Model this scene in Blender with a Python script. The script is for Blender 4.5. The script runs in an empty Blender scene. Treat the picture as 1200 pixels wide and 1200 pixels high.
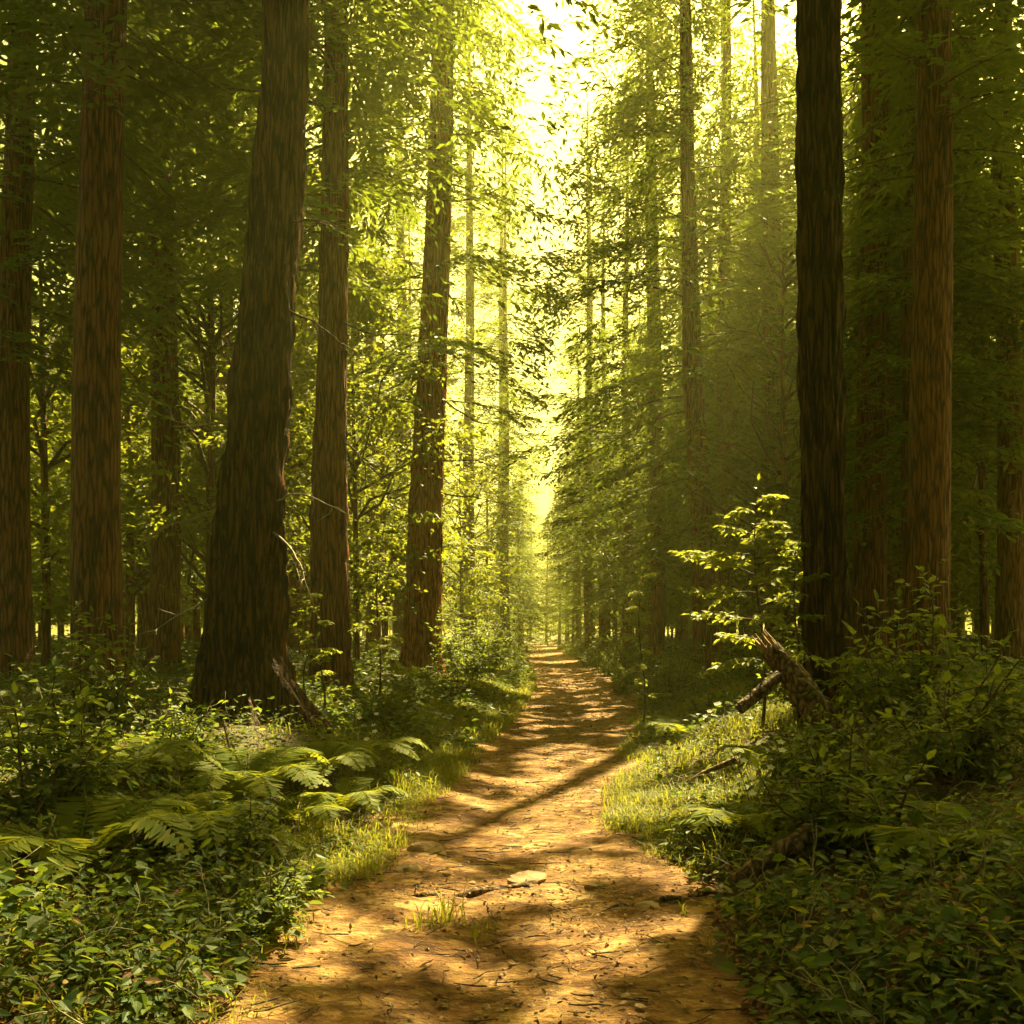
import bpy, math, random
import numpy as np
from mathutils import Vector

rng = np.random.default_rng(7)
random.seed(7)
scene = bpy.context.scene
COL = scene.collection
R = math.radians
PI = math.pi

# ------------------------------------------------------------------ layout
CAM_Z, FOC, HOR = 1.6, 1100.0, 740.0          # camera height, focal length in photo pixels, horizon row
SUN_AZ, SUN_EL = R(22), R(50)
SUN = np.array([math.sin(SUN_AZ)*math.cos(SUN_EL), math.cos(SUN_AZ)*math.cos(SUN_EL), math.sin(SUN_EL)])

_pd = np.array([-20, 0, 3, 5.2, 6.8, 8.4, 11, 16, 22, 29, 40, 50, 65, 80, 100, 130, 170, 320])
_pc = np.array([-1.0, -.4, -.2, 0, 0, .05, .38, 1.0, 1.6, 2.06, 2.25, 2.2, 2.1, 2.2, 3.0, 5.5, 11, 40])
_pw = np.array([1.1, 1.1, 1.1, 1.14, 1.02, .98, 1.08, 1.25, 1.4, 1.5, 1.6, 1.6, 1.7, 1.9, 2.0, 2.0, 2.0, 2.0])
def path_c(y): return np.interp(y, _pd, _pc)
def path_w(y): return np.interp(y, _pd, _pw)
def wob(x, y, s, seed):
    a = seed*1.7
    return (np.sin(x*s+1.3*a+1.1*np.sin(y*s*.7+a)) + np.sin(y*s*1.13+2.1*a+1.3*np.sin(x*s*.9+2*a)) + .6*np.sin((x+y)*s*1.9+a))/2.6
def edge_u(x, y):
    u = np.abs(x-path_c(y))-path_w(y)
    return u + .19*wob(x, y, 1.9, 3) + .10*wob(x, y, 5.3, 5)
def ground_h(x, y):
    x = np.asarray(x, float); y = np.asarray(y, float)
    u = np.maximum(edge_u(x, y), 0)
    left = x < path_c(y)
    amp = np.where(left, .62, .80)
    h = amp*(1-np.exp(-(u/1.7)**1.5)) + .012*np.minimum(u, 40)
    h = h + np.minimum(u, 1)*(.10*wob(x, y, .9, 1)+.05*wob(x, y, 2.7, 2))
    v = np.clip(1-np.abs(x-path_c(y))/path_w(y), 0, 1)
    h = h - .05*v + .022*wob(x, y, 2.3, 8)*np.clip(v*4, 0, 1)
    return h
def gh(x, y): return float(ground_h(x, y))
def wx(px, d): return (px-600.0)/FOC*d
def wz(py, d): return CAM_Z+(HOR-py)/FOC*d

# places where the sun comes through the canopy: (point, radius)
WINDOWS = []
def window(x, y, z, r): WINDOWS.append((np.array([x, y, z]), r))
for q in ((-1.75, 8.2, .9, .75), (-2.4, 10.8, 2, 1.0), (-2.4, 10.8, 4, 1.0), (-2.3, 10.8, 6, .9), (-2.5, 15.8, 3, .9), (-2.5, 15.8, 5.5, .9), (-2.5, 15.8, 8, .9), (-1.7, 23.7, 2.5, .9), (-1.7, 23.7, 5.5, .8), (-1.5, 23.7, 9, .7), (2.9, 11, 2.6, 1.3), (2.5, 11, 1.5, 1.2), (2.5, 8.7, 1.2, .5)): window(*q)
window(2.0, 11.5, .5, 1.7); window(2.7, 10.8, 2.4, 1.5); window(1.7, 9.6, .4, .9); window(.4, 9.3, 0, .55); window(.9, 12.5, 0, .7); window(.1, 7.3, 0, .35); window(1.6, 18, 0, .7)
window(1.9, 27, 0, 1.0); window(2.1, 36, 0, 1.2); window(-.6, 17, .4, .9); window(-1.4, 7.6, .5, .45)
window(2.8, 11, 2.3, 1.2); window(-2.8, 11, 2.2, 1.0); window(-2.8, 11, 4.2, .6); window(-2.2, 24, 3, .9); window(-2.1, 24, 7, .8)
window(-1.9, 13.5, 2.4, .9); window(1.2, 6.3, .2, .4); window(-2.9, 16, 4, .6); window(-2.9, 16, 7.5, .7); window(.0, 24, 1, 1.6); window(4, 22, 1, 1.0)
window(2.2, 8.4, .5, .5); window(2.4, 50, 0, 2.2); window(-1, 34, 1.5, 2.0); window(-.4, 5.6, 0, .3); window(.4, 10.6, 0, .5)
def lit_keep(P, soft=.25, zmin=None):
    low = np.zeros(len(P), bool) if zmin is None else P[:, 2] < zmin
    """False for leaf positions that would close one of the gaps the sun comes through"""
    keep = np.ones(len(P), bool)
    j = rng.normal(1, soft, len(P))
    for W, r in WINDOWS:
        q = P-W
        t = q@SUN
        d = np.linalg.norm(q-t[:, None]*SUN, axis=1)
        keep &= ~((t > 1.6) & (d < r*np.clip(j, .5, 1.5)*np.where(low, .7, 1)))
    # dappled openings over the path and its verges: where a leaf's shadow would fall on the ground
    k = (P[:, 2]-.25)/SUN[2]; gx = P[:, 0]-SUN[0]*k; gy = P[:, 1]-SUN[1]*k
    c = path_c(gy); w = path_w(gy)
    m = wob(gx, gy, 4.0, 17)+.7*wob(gx, gy, 8.7, 19)+rng.normal(0, .12, len(P))
    verge_r = (gx > c) & (gx < c+w+2.0) & (gy > 7.5) & (gy < 17)
    verge_l = (gx < c) & (gx > c-w-1.4) & (gy > 13)
    inside = (np.abs(gx-c) < w+.3)
    m = m-.55*low; verge_r &= ~low; verge_l &= ~low
    keep &= ~((gy > 3.5) & (gy < 42) & ((inside & (m > np.where(gy < 7.8, .0, np.where(gy < 14, -.55, -.3)))) | (verge_r & (m > -.7)) | (verge_l & (m > -.45))))
    # left crowns cut open so the sun can reach the beeches under the firs
    k = (P[:, 2]-4)/SUN[2]; gx = P[:, 0]-SUN[0]*k; gy = P[:, 1]-SUN[1]*k
    keep &= ~((P[:, 2] > 8) & (gx < path_c(gy)-1.5) & (gx > -18) & (gy > 17) & (gy < 62) & (wob(gx, gy, 1.1, 23)+.4*wob(gx, gy, 3.3, 29)+rng.normal(0, .1, len(P)) > -.1))
    return keep

# ------------------------------------------------------------------ mesh helpers
class MB:
    """collects vertices and equal-sided faces, builds one mesh object"""
    def __init__(self): self.v = []; self.f = []; self.n = 0
    def add(self, V, F, mat=0, smooth=False):
        V = np.asarray(V, np.float32); F = np.asarray(F, np.int64)
        self.v.append(V); self.f.append((F+self.n, mat, smooth)); self.n += len(V)
    def mesh(self, name, mats):
        me = bpy.data.meshes.new(name)
        V = np.concatenate(self.v) if self.v else np.zeros((0, 3), np.float32)
        me.vertices.add(len(V)); me.vertices.foreach_set('co', V.ravel())
        li = np.concatenate([f.ravel() for f, m, s in self.f]); me.loops.add(len(li)); me.loops.foreach_set('vertex_index', li.astype(np.int32))
        st, mi, sm, o = [], [], [], 0
        for f, m, s in self.f:
            k = f.shape[1]
            st.append(o+np.arange(len(f))*k); mi.append(np.full(len(f), m)); sm.append(np.full(len(f), s)); o += f.size
        st = np.concatenate(st)
        me.polygons.add(len(st)); me.polygons.foreach_set('loop_start', st.astype(np.int32))
        for m in mats: me.materials.append(m)
        me.polygons.foreach_set('material_index', np.concatenate(mi).astype(np.int32))
        me.polygons.foreach_set('use_smooth', np.concatenate(sm))
        me.update(calc_edges=True)
        return me
    def obj(self, name, mats, parent=None, loc=None):
        o = bpy.data.objects.new(name, self.mesh(name, mats if isinstance(mats, list) else [mats])); COL.objects.link(o)
        if parent is not None: o.parent = parent
        if loc is not None: o.location = loc
        return o

def unit(a): return a/np.maximum(np.linalg.norm(a, axis=-1, keepdims=True), 1e-9)
def quads(mb, P, D, N, L, W, mat=0, cup=.12):
    """rhombus leaves"""
    D = unit(D); S = unit(np.cross(D, N)); N = np.cross(S, D)
    L = np.broadcast_to(L, len(P))[:, None]; W = np.broadcast_to(W, len(P))[:, None]
    M = P+D*L*.45+N*W*cup
    V = np.stack([P, M+S*W*.5, P+D*L, M-S*W*.5], 1).reshape(-1, 3)
    mb.add(V, np.arange(len(V)).reshape(-1, 4), mat)
def leaves(mb, P, D, N, L, W, mat=0):
    """pointed leaf, two halves folded along the midrib, tip bending down"""
    D = unit(D); S = unit(np.cross(D, N)); N = np.cross(S, D)
    L = np.broadcast_to(L, len(P))[:, None]; W = np.broadcast_to(W, len(P))[:, None]
    a = P; m = P+D*L*.5-N*W*.06; t = P+D*L-N*L*.12
    u1 = P+D*L*.28+S*W*.46+N*W*.10; u2 = P+D*L*.66+S*W*.38+N*W*.07-N*L*.03
    l1 = P+D*L*.28-S*W*.46+N*W*.10; l2 = P+D*L*.66-S*W*.38+N*W*.07-N*L*.03
    V = np.stack([a, u1, u2, t, m, l1, l2], 1).reshape(-1, 3)
    b = np.arange(len(P))[:, None]*7
    F1 = np.concatenate([b+np.array([[0, 4, 2, 1]]), b+np.array([[0, 5, 6, 4]])], 0)
    F2 = np.concatenate([b+np.array([[4, 3, 2]]), b+np.array([[4, 6, 3]])], 0)
    n0 = mb.n
    mb.add(V, F1, mat); mb.f.append((F2+n0, mat, False))
def tube(mb, pts, rad, seg=6, mat=0, smooth=True, rough=0.0):
    pts = np.asarray(pts, float); n = len(pts)
    rad = np.broadcast_to(np.asarray(rad, float), n)
    T = unit(np.gradient(pts, axis=0))
    up = np.array([0, 0, 1.0]) if abs(T[0][2]) < .9 else np.array([1.0, 0, 0])
    A = unit(np.cross(T, up)); B = np.cross(T, A)
    th = np.arange(seg)/seg*2*PI
    rr = rad[:, None]*(1+rough*(.8*rng.normal(0, 1, (1, seg))+.3*rng.normal(0, 1, (n, seg))))
    V = pts[:, None]+rr[..., None]*(np.cos(th)[None, :, None]*A[:, None]+np.sin(th)[None, :, None]*B[:, None])
    V = V.reshape(-1, 3)
    i = np.arange(n-1)[:, None]*seg; j = np.arange(seg)[None]; k = (j+1) % seg
    F = np.stack([i+j, i+k, i+seg+k, i+seg+j], -1).reshape(-1, 4)
    mb.add(V, F, mat, smooth)
    c = mb.n
    mb.add(np.array([pts[-1]+T[-1]*rad[-1]*.5]), np.zeros((0, 3), int), mat)
    b = c-seg
    F = np.array([[b+q, b+(q+1) % seg, c] for q in range(seg)])
    mb.f.append((F, mat, smooth))
def wander(p0, d0, L, n, jit, sag=0.0):
    p = np.array(p0, float); d = unit(np.array(d0, float)); out = [p.copy()]
    for i in range(n):
        d = unit(d+rng.normal(0, jit, 3)+np.array([0, 0, -sag/n])); p = p+d*L/n; out.append(p.copy())
    return np.array(out)

# ------------------------------------------------------------------ materials
def new_mat(name):
    m = bpy.data.materials.new(name); m.use_nodes = True
    nt = m.node_tree; nt.nodes.clear()
    out = nt.nodes.new('ShaderNodeOutputMaterial')
    return m, nt, out
def N(nt, t, **kw):
    n = nt.nodes.new(t)
    for k, v in kw.items():
        if k.startswith('i_'):
            n.inputs[k[2:].replace('_', ' ')].default_value = v
        else: setattr(n, k, v)
    return n
def ramp(nt, fac, stops):
    r = N(nt, 'ShaderNodeValToRGB'); e = r.color_ramp.elements
    while len(e) < len(stops): e.new(.5)
    for el, (p, c) in zip(e, stops): el.position = p; el.color = (*c, 1)
    nt.links.new(fac, r.inputs[0]); return r.outputs[0]
def leaf_mat(name, stops, trans, tf=.45, rough=.55, spec=.22):
    m, nt, out = new_mat(name); L = nt.links.new
    g = N(nt, 'ShaderNodeNewGeometry')
    col = ramp(nt, g.outputs['Random Per Island'], stops)
    p = N(nt, 'ShaderNodeBsdfPrincipled', i_Roughness=rough); p.inputs['Specular IOR Level'].default_value = spec
    L(col, p.inputs['Base Color'])
    t = N(nt, 'ShaderNodeBsdfTranslucent')
    k = N(nt, 'ShaderNodeMix', data_type='RGBA', blend_type='MIX'); k.inputs[0].default_value = .35
    L(col, k.inputs[7]); k.inputs[6].default_value = (*trans, 1); L(k.outputs[2], t.inputs['Color'])
    mx = N(nt, 'ShaderNodeMixShader'); mx.inputs[0].default_value = tf
    L(p.outputs[0], mx.inputs[1]); L(t.outputs[0], mx.inputs[2]); L(mx.outputs[0], out.inputs[0])
    return m
def bark_mat(name, dark, mid, light, sx=9.0, bump=.5, moss=None, stretch=.13):
    m, nt, out = new_mat(name); L = nt.links.new
    tc = N(nt, 'ShaderNodeTexCoord'); mp = N(nt, 'ShaderNodeMapping'); mp.inputs['Scale'].default_value = (sx, sx, sx*stretch)
    L(tc.outputs['Object'], mp.inputs[0])
    n1 = N(nt, 'ShaderNodeTexNoise', i_Scale=1.0, i_Detail=9.0, i_Roughness=.62, i_Distortion=.6); L(mp.outputs[0], n1.inputs[0])
    vo = N(nt, 'ShaderNodeTexVoronoi', feature='DISTANCE_TO_EDGE', i_Scale=1.15); 
    wv = N(nt, 'ShaderNodeVectorMath', operation='MULTIPLY_ADD'); L(n1.outputs['Color'], wv.inputs[0]); wv.inputs[1].default_value = (.9, .9, .9); L(mp.outputs[0], wv.inputs[2])
    L(wv.outputs[0], vo.inputs[0])
    mul = N(nt, 'ShaderNodeMath', operation='MULTIPLY_ADD'); L(vo.outputs[0], mul.inputs[0]); mul.inputs[1].default_value = 1.5; L(n1.outputs[0], mul.inputs[2])
    n2 = N(nt, 'ShaderNodeTexNoise', i_Scale=1.3, i_Detail=4.0); L(tc.outputs['Object'], n2.inputs[0])
    ad = N(nt, 'ShaderNodeMath', operation='MULTIPLY_ADD'); L(n2.outputs[0], ad.inputs[0]); ad.inputs[1].default_value = .35; L(mul.outputs[0], ad.inputs[2])
    col = ramp(nt, ad.outputs[0], [(.60, dark), (.80, mid), (1.15, light)])
    if moss:
        n3 = N(nt, 'ShaderNodeTexNoise', i_Scale=2.2, i_Detail=6.0, i_Roughness=.7); L(tc.outputs['Object'], n3.inputs[0])
        f = N(nt, 'ShaderNodeMapRange'); f.inputs[1].default_value = .56; f.inputs[2].default_value = .7; L(n3.outputs[0], f.inputs[0])
        mx = N(nt, 'ShaderNodeMix', data_type='RGBA'); L(f.outputs[0], mx.inputs[0]); L(col, mx.inputs[6]); mx.inputs[7].default_value = (*moss, 1); col = mx.outputs[2]
    p = N(nt, 'ShaderNodeBsdfPrincipled', i_Roughness=.82); p.inputs['Specular IOR Level'].default_value = .3
    L(col, p.inputs['Base Color'])
    b = N(nt, 'ShaderNodeBump', i_Strength=bump, i_Distance=.09); L(mul.outputs[0], b.inputs['Height']); L(b.outputs[0], p.inputs['Normal'])
    L(p.outputs[0], out.inputs[0]); return m
def dirt_mat():
    m, nt, out = new_mat('path_dirt'); L = nt.links.new
    tc = N(nt, 'ShaderNodeTexCoord')
    mp = N(nt, 'ShaderNodeMapping'); mp.inputs['Scale'].default_value = (1, 1.5, 1); L(tc.outputs['Object'], mp.inputs[0])
    n1 = N(nt, 'ShaderNodeTexNoise', i_Scale=1.6, i_Detail=8.0, i_Roughness=.65); L(mp.outputs[0], n1.inputs[0])
    n2 = N(nt, 'ShaderNodeTexNoise', i_Scale=14.0, i_Detail=7.0, i_Roughness=.7); L(mp.outputs[0], n2.inputs[0])
    v = N(nt, 'ShaderNodeTexVoronoi', i_Scale=26.0); L(mp.outputs[0], v.inputs[0])
    a = N(nt, 'ShaderNodeMath', operation='MULTIPLY_ADD'); L(n2.outputs[0], a.inputs[0]); a.inputs[1].default_value = .6; L(n1.outputs[0], a.inputs[2])
    col = ramp(nt, a.outputs[0], [(.5, (.075, .032, .010)), (.70, (.18, .078, .024)), (.86, (.34, .185, .06)), (1.0, (.50, .33, .14))])
    wv = N(nt, 'ShaderNodeVectorMath', operation='MULTIPLY_ADD'); L(n2.outputs['Color'], wv.inputs[0]); wv.inputs[1].default_value = (.22, .22, .22); L(mp.outputs[0], wv.inputs[2])
    ve = N(nt, 'ShaderNodeTexVoronoi', feature='DISTANCE_TO_EDGE', i_Scale=3.6); L(wv.outputs[0], ve.inputs[0])
    cr = N(nt, 'ShaderNodeMapRange'); cr.inputs[1].default_value = 0; cr.inputs[2].default_value = .16; L(ve.outputs[0], cr.inputs[0])
    n4 = N(nt, 'ShaderNodeTexNoise', i_Scale=5.0, i_Detail=6.0, i_Roughness=.7); L(mp.outputs[0], n4.inputs[0])
    f4 = N(nt, 'ShaderNodeMapRange'); f4.inputs[1].default_value = .50; f4.inputs[2].default_value = .60; f4.inputs[4].default_value = .75; L(n4.outputs[0], f4.inputs[0])
    dm = N(nt, 'ShaderNodeMix', data_type='RGBA'); L(f4.outputs[0], dm.inputs[0]); L(col, dm.inputs[6]); dm.inputs[7].default_value = (.10, .045, .014, 1); col = dm.outputs[2]
    p = N(nt, 'ShaderNodeBsdfPrincipled', i_Roughness=.85); p.inputs['Specular IOR Level'].default_value = .25; L(col, p.inputs['Base Color'])
    h0 = N(nt, 'ShaderNodeMath', operation='MULTIPLY_ADD'); L(cr.outputs[0], h0.inputs[0]); h0.inputs[1].default_value = .45; L(a.outputs[0], h0.inputs[2])
    h = N(nt, 'ShaderNodeMath', operation='MULTIPLY_ADD'); L(v.outputs[0], h.inputs[0]); h.inputs[1].default_value = -.2; L(h0.outputs[0], h.inputs[2])
    b = N(nt, 'ShaderNodeBump', i_Strength=.9, i_Distance=.06); L(h.outputs[0], b.inputs['Height']); L(b.outputs[0], p.inputs['Normal'])
    L(p.outputs[0], out.inputs[0]); return m
def soil_mat():
    m, nt, out = new_mat('forest_floor'); L = nt.links.new
    tc = N(nt, 'ShaderNodeTexCoord')
    n1 = N(nt, 'ShaderNodeTexNoise', i_Scale=1.1, i_Detail=8.0, i_Roughness=.7); L(tc.outputs['Object'], n1.inputs[0])
    n2 = N(nt, 'ShaderNodeTexNoise', i_Scale=22.0, i_Detail=6.0, i_Roughness=.75); L(tc.outputs['Object'], n2.inputs[0])
    a = N(nt, 'ShaderNodeMath', operation='MULTIPLY_ADD'); L(n2.outputs[0], a.inputs[0]); a.inputs[1].default_value = .7; L(n1.outputs[0], a.inputs[2])
    col = ramp(nt, a.outputs[0], [(.55, (.03, .025, .009)), (.8, (.07, .07, .015)), (.95, (.13, .10, .03)), (1.05, (.16, .15, .035))])
    p = N(nt, 'ShaderNodeBsdfPrincipled', i_Roughness=.9); L(col, p.inputs['Base Color'])
    b = N(nt, 'ShaderNodeBump', i_Strength=1.0, i_Distance=.08); L(a.outputs[0], b.inputs['Height']); L(b.outputs[0], p.inputs['Normal'])
    L(p.outputs[0], out.inputs[0]); return m
def plain(name, stops, rough=.8, scale=12, bump=.4):
    m, nt, out = new_mat(name); L = nt.links.new
    tc = N(nt, 'ShaderNodeTexCoord'); n = N(nt, 'ShaderNodeTexNoise', i_Scale=scale, i_Detail=7.0, i_Roughness=.65); L(tc.outputs['Object'], n.inputs[0])
    p = N(nt, 'ShaderNodeBsdfPrincipled', i_Roughness=rough); L(ramp(nt, n.outputs[0], stops), p.inputs['Base Color'])
    b = N(nt, 'ShaderNodeBump', i_Strength=bump, i_Distance=.03); L(n.outputs[0], b.inputs['Height']); L(b.outputs[0], p.inputs['Normal'])
    L(p.outputs[0], out.inputs[0]); return m

M_FIR = leaf_mat('fir_needles', [(0, (.020, .052, .010)), (.6, (.036, .076, .014)), (1, (.075, .115, .018))], (.30, .36, .025), .45)
M_BROAD = leaf_mat('broad_leaves', [(0, (.045, .078, .011)), (.6, (.085, .118, .015)), (1, (.14, .15, .02))], (.40, .42, .025), .5)
M_BUSH = leaf_mat('bush_leaves', [(0, (.040, .080, .014)), (.6, (.075, .118, .017)), (1, (.13, .15, .022))], (.36, .42, .03), .45)
M_SAP = leaf_mat('sapling_leaves', [(0, (.085, .12, .015)), (.6, (.13, .16, .018)), (1, (.20, .20, .025))], (.50, .52, .04), .5)
M_FERN = leaf_mat('fern_fronds', [(0, (.09, .13, .014)), (.7, (.15, .18, .018)), (1, (.20, .19, .02))], (.52, .52, .03), .45, .6, .12)
M_COVER = leaf_mat('cover_leaves', [(0, (.022, .052, .014)), (.55, (.042, .078, .015)), (.9, (.08, .11, .016)), (1, (.13, .11, .02))], (.22, .30, .02), .35)
M_GRASS = leaf_mat('grass_blades', [(0, (.08, .11, .012)), (.7, (.15, .165, .016)), (1, (.25, .20, .04))], (.52, .50, .03), .5)
M_LITTER = leaf_mat('dead_leaves', [(0, (.05, .022, .008)), (.5, (.13, .06, .02)), (1, (.26, .15, .05))], (.2, .1, .02), .15, .7)
M_PETAL = leaf_mat('white_petals', [(0, (.7, .72, .66)), (1, (.8, .8, .76))], (.7, .7, .62), .4)
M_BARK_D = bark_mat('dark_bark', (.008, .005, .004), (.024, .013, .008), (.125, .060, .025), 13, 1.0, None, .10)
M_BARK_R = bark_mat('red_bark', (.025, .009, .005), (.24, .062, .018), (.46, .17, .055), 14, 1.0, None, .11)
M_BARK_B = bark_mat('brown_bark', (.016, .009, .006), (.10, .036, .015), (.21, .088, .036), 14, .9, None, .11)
M_TWIG = bark_mat('twig_bark', (.03, .018, .010), (.07, .042, .022), (.12, .08, .045), 20, .3)
M_DEAD = plain('bleached_wood', [(.3, (.16, .12, .08)), (.7, (.36, .30, .22))], .8, 20)
M_LOG = bark_mat('log_bark', (.03, .017, .010), (.15, .082, .042), (.32, .21, .12), 14, 1.0, (.06, .075, .012), .55)
M_HEART = plain('torn_wood', [(.3, (.16, .085, .035)), (.7, (.36, .22, .10))], .8, 25)
M_DIRT = dirt_mat(); M_SOIL = soil_mat()
M_STONE = plain('path_stone', [(.3, (.16, .09, .045)), (.55, (.30, .19, .10)), (.8, (.42, .30, .18))], .8, 9, .6)

# ------------------------------------------------------------------ object helpers
def tag(o, label, cat=None, group=None, kind=None):
    o['label'] = label
    if cat: o['category'] = cat
    if group: o['group'] = group
    if kind: o['kind'] = kind
    return o
def thing(name, label, cat, loc, group=None):
    o = bpy.data.objects.new(name, None); o.empty_display_size = .2; COL.objects.link(o); o.location = loc
    return tag(o, label, cat, group)
def copy_tree(root, loc, rz, s, label, group):
    c = root.copy(); COL.objects.link(c); c.location = loc; c.rotation_euler = (0, 0, rz); c.scale = (s, s, s)
    c['label'] = label; c['group'] = group
    for ch in root.children:
        k = ch.copy(); COL.objects.link(k); k.parent = c
    return c

# ------------------------------------------------------------------ trees
def trunk_mesh(mb, cl, rad, seg, flute, flare, mat=0, seed=0, nroots=6):
    """cl: centreline points, rad: radii; fluted bark, buttress roots at the base"""
    r_ = np.random.default_rng(seed)
    cl = np.asarray(cl, float); n = len(cl); th = np.arange(seg)/seg*2*PI
    z = cl[:, 2]-cl[0, 2]
    rel = np.zeros((n, seg))
    for k, a in ((2, .35), (3, .3), (5, .3), (8, .4), (13, .5), (21, .45), (29, .35), (37, .25)):
        if k*3 > seg: continue
        ph = r_.uniform(0, 2*PI)+np.cumsum(r_.normal(0, .16, n))[:, None]*(1 if k > 6 else .4)
        w = np.sin(k*th[None]+ph)
        if k > 6: w = 1-2*np.abs(w)**.7
        rel += a*w*(1+.3*np.sin(z*.9+k))[:, None]
    zz = z[:, None]; tt = th[None]
    for q in range(14):
        kz = r_.uniform(1.5, 9); kt = r_.integers(3, 26); rel += .30*np.sin(kz*zz+kt*tt+r_.uniform(0, 6))*np.sin(kz*.37*zz+r_.uniform(0, 6))
    rel *= flute
    ra = r_.uniform(0, 2*PI)
    lobes = np.zeros(seg)
    for i in range(nroots):
        a = ra+i*2*PI/nroots+r_.normal(0, .2); lobes = np.maximum(lobes, np.exp(-((np.angle(np.exp(1j*(th-a))))/.33)**2)*r_.uniform(.7, 1.1))
    base = np.exp(-z/(rad[0]*1.1))[:, None]*flare
    rr = np.asarray(rad)[:, None]*(1+rel+base*(.35+lobes[None]))
    V = cl[:, None]+np.stack([rr*np.cos(th), rr*np.sin(th), np.zeros_like(rr)], -1)
    V = V.reshape(-1, 3)
    i = np.arange(n-1)[:, None]*seg; j = np.arange(seg)[None]; k = (j+1) % seg
    F = np.stack([i+j, i+k, i+seg+k, i+seg+j], -1).reshape(-1, 4)
    mb.add(V, F, mat, True)
def line(z0, z1, n, fx, fy=None):
    z = np.linspace(z0, z1, n); return np.stack([fx(z), (fy(z) if fy else 0*z), z], 1)

def bough(acc, wood, base, az, L, el, droop, tuft, dens, shape=1.0):
    ca, sa = math.cos(az), math.sin(az)
    bend = rng.normal(0, .10)
    def axis(t):
        r = L*t
        x = ca*r-sa*bend*L*t*t; y = sa*r+ca*bend*L*t*t
        z = L*(math.tan(el)*t-droop*t**1.8+.45*droop*t**5)
        return np.stack([base[0]+x, base[1]+y, base[2]+z], -1)
    nt = max(5, int(L/.17*dens))
    t = np.clip(np.linspace(.10, .99, nt)+rng.normal(0, .015, nt), .05, 1)
    t = np.repeat(t, 2); side = np.tile([1, -1], nt)
    keep = rng.random(len(t)) > .12
    t, side = t[keep], side[keep]
    lt = L*.40*shape*np.sin(PI*np.clip(t, 0, 1)**.8*.93+.08)*rng.uniform(.55, 1.25, len(t))+.10
    A = axis(t)
    ang = az+side*np.radians(rng.uniform(42, 68, len(t)))*(1-.35*t)
    td = np.stack([np.cos(ang), np.sin(ang), rng.normal(-.12, .14, len(t))], -1)
    m = np.maximum(2, (lt/(tuft*.42)).astype(int))
    idx = np.repeat(np.arange(len(t)), m)
    s = np.concatenate([(np.arange(q)+rng.random(q)*.6+.3)/q for q in m])
    Lt = lt[idx]*s
    P = A[idx]+td[idx]*Lt[:, None]; P[:, 2] -= .28*Lt**2+.05*Lt
    sd = np.where(np.arange(len(idx)) % 2 == 0, 1, -1)*np.radians(rng.uniform(10, 60, len(idx)))*(s < .92)
    a2 = ang[idx]+sd
    D = np.stack([np.cos(a2), np.sin(a2), rng.normal(-.35, .22, len(idx))], -1)
    Nn = np.stack([rng.normal(0, .4, len(idx)), rng.normal(0, .4, len(idx)), np.ones(len(idx))], -1)
    l = tuft*rng.uniform(.7, 1.35, len(idx))
    acc.append((P, D, Nn, l))
    if wood is not None:
        q = np.linspace(0, .97, 7); acc[-1] += (axis(q), np.linspace(.006*L+.006, .003, 7))

def fir_crown(H, h0, R0, dx, origin=(0, 0, 0), tuft=.2, dens=1.0, sparse=0.0, cull=False, zmin=None, wood=True, prof=.75, step=.55, bias=None, nmin=3, drp=.35):
    """dx(z): centreline offset of the trunk at height z"""
    mb = MB(); acc = []; z = h0; az0 = rng.uniform(0, 6)
    og = np.asarray(origin, float)
    while z < H-.3:
        f = (z-h0)/(H-h0)
        Lm = R0*min(1, .62+f*2.4)*(1-f)**prof+.25
        k = int(rng.integers(nmin, nmin+3))
        for i in range(k):
            if rng.random() < sparse: continue
            az = az0+i*2*PI/k+rng.normal(0, .3); L = Lm*rng.uniform(.6, 1.15)
            if bias: L *= bias(az, z)
            if L < .3: continue
            b = np.array([dx(z), 0, z+rng.normal(0, .15)])
            bough(acc, mb if wood else None, b, az, L, R(rng.uniform(-8, 14)+30*f), drp*rng.uniform(.7, 1.3)*(1-.5*f), tuft, dens)
        az0 += 1.1; z += step*rng.uniform(.75, 1.25)*(1-.35*f)
    for a in acc:
        if len(a) > 4 and (not cull or lit_keep(a[0]+og, zmin=zmin).mean() > .6): tube(mb, a[4], a[5], 5, 1)
    P = np.concatenate([a[0] for a in acc]); D = np.concatenate([a[1] for a in acc]); Nn = np.concatenate([a[2] for a in acc]); l = np.concatenate([a[3] for a in acc])
    if cull:
        k = lit_keep(P+unit(D)*l[:, None]*.5+og, zmin=zmin); P, D, Nn, l = P[k], D[k], Nn[k], l[k]
    quads(mb, P, D, Nn, l, l*rng.uniform(.26, .42, len(l)))
    return mb

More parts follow.
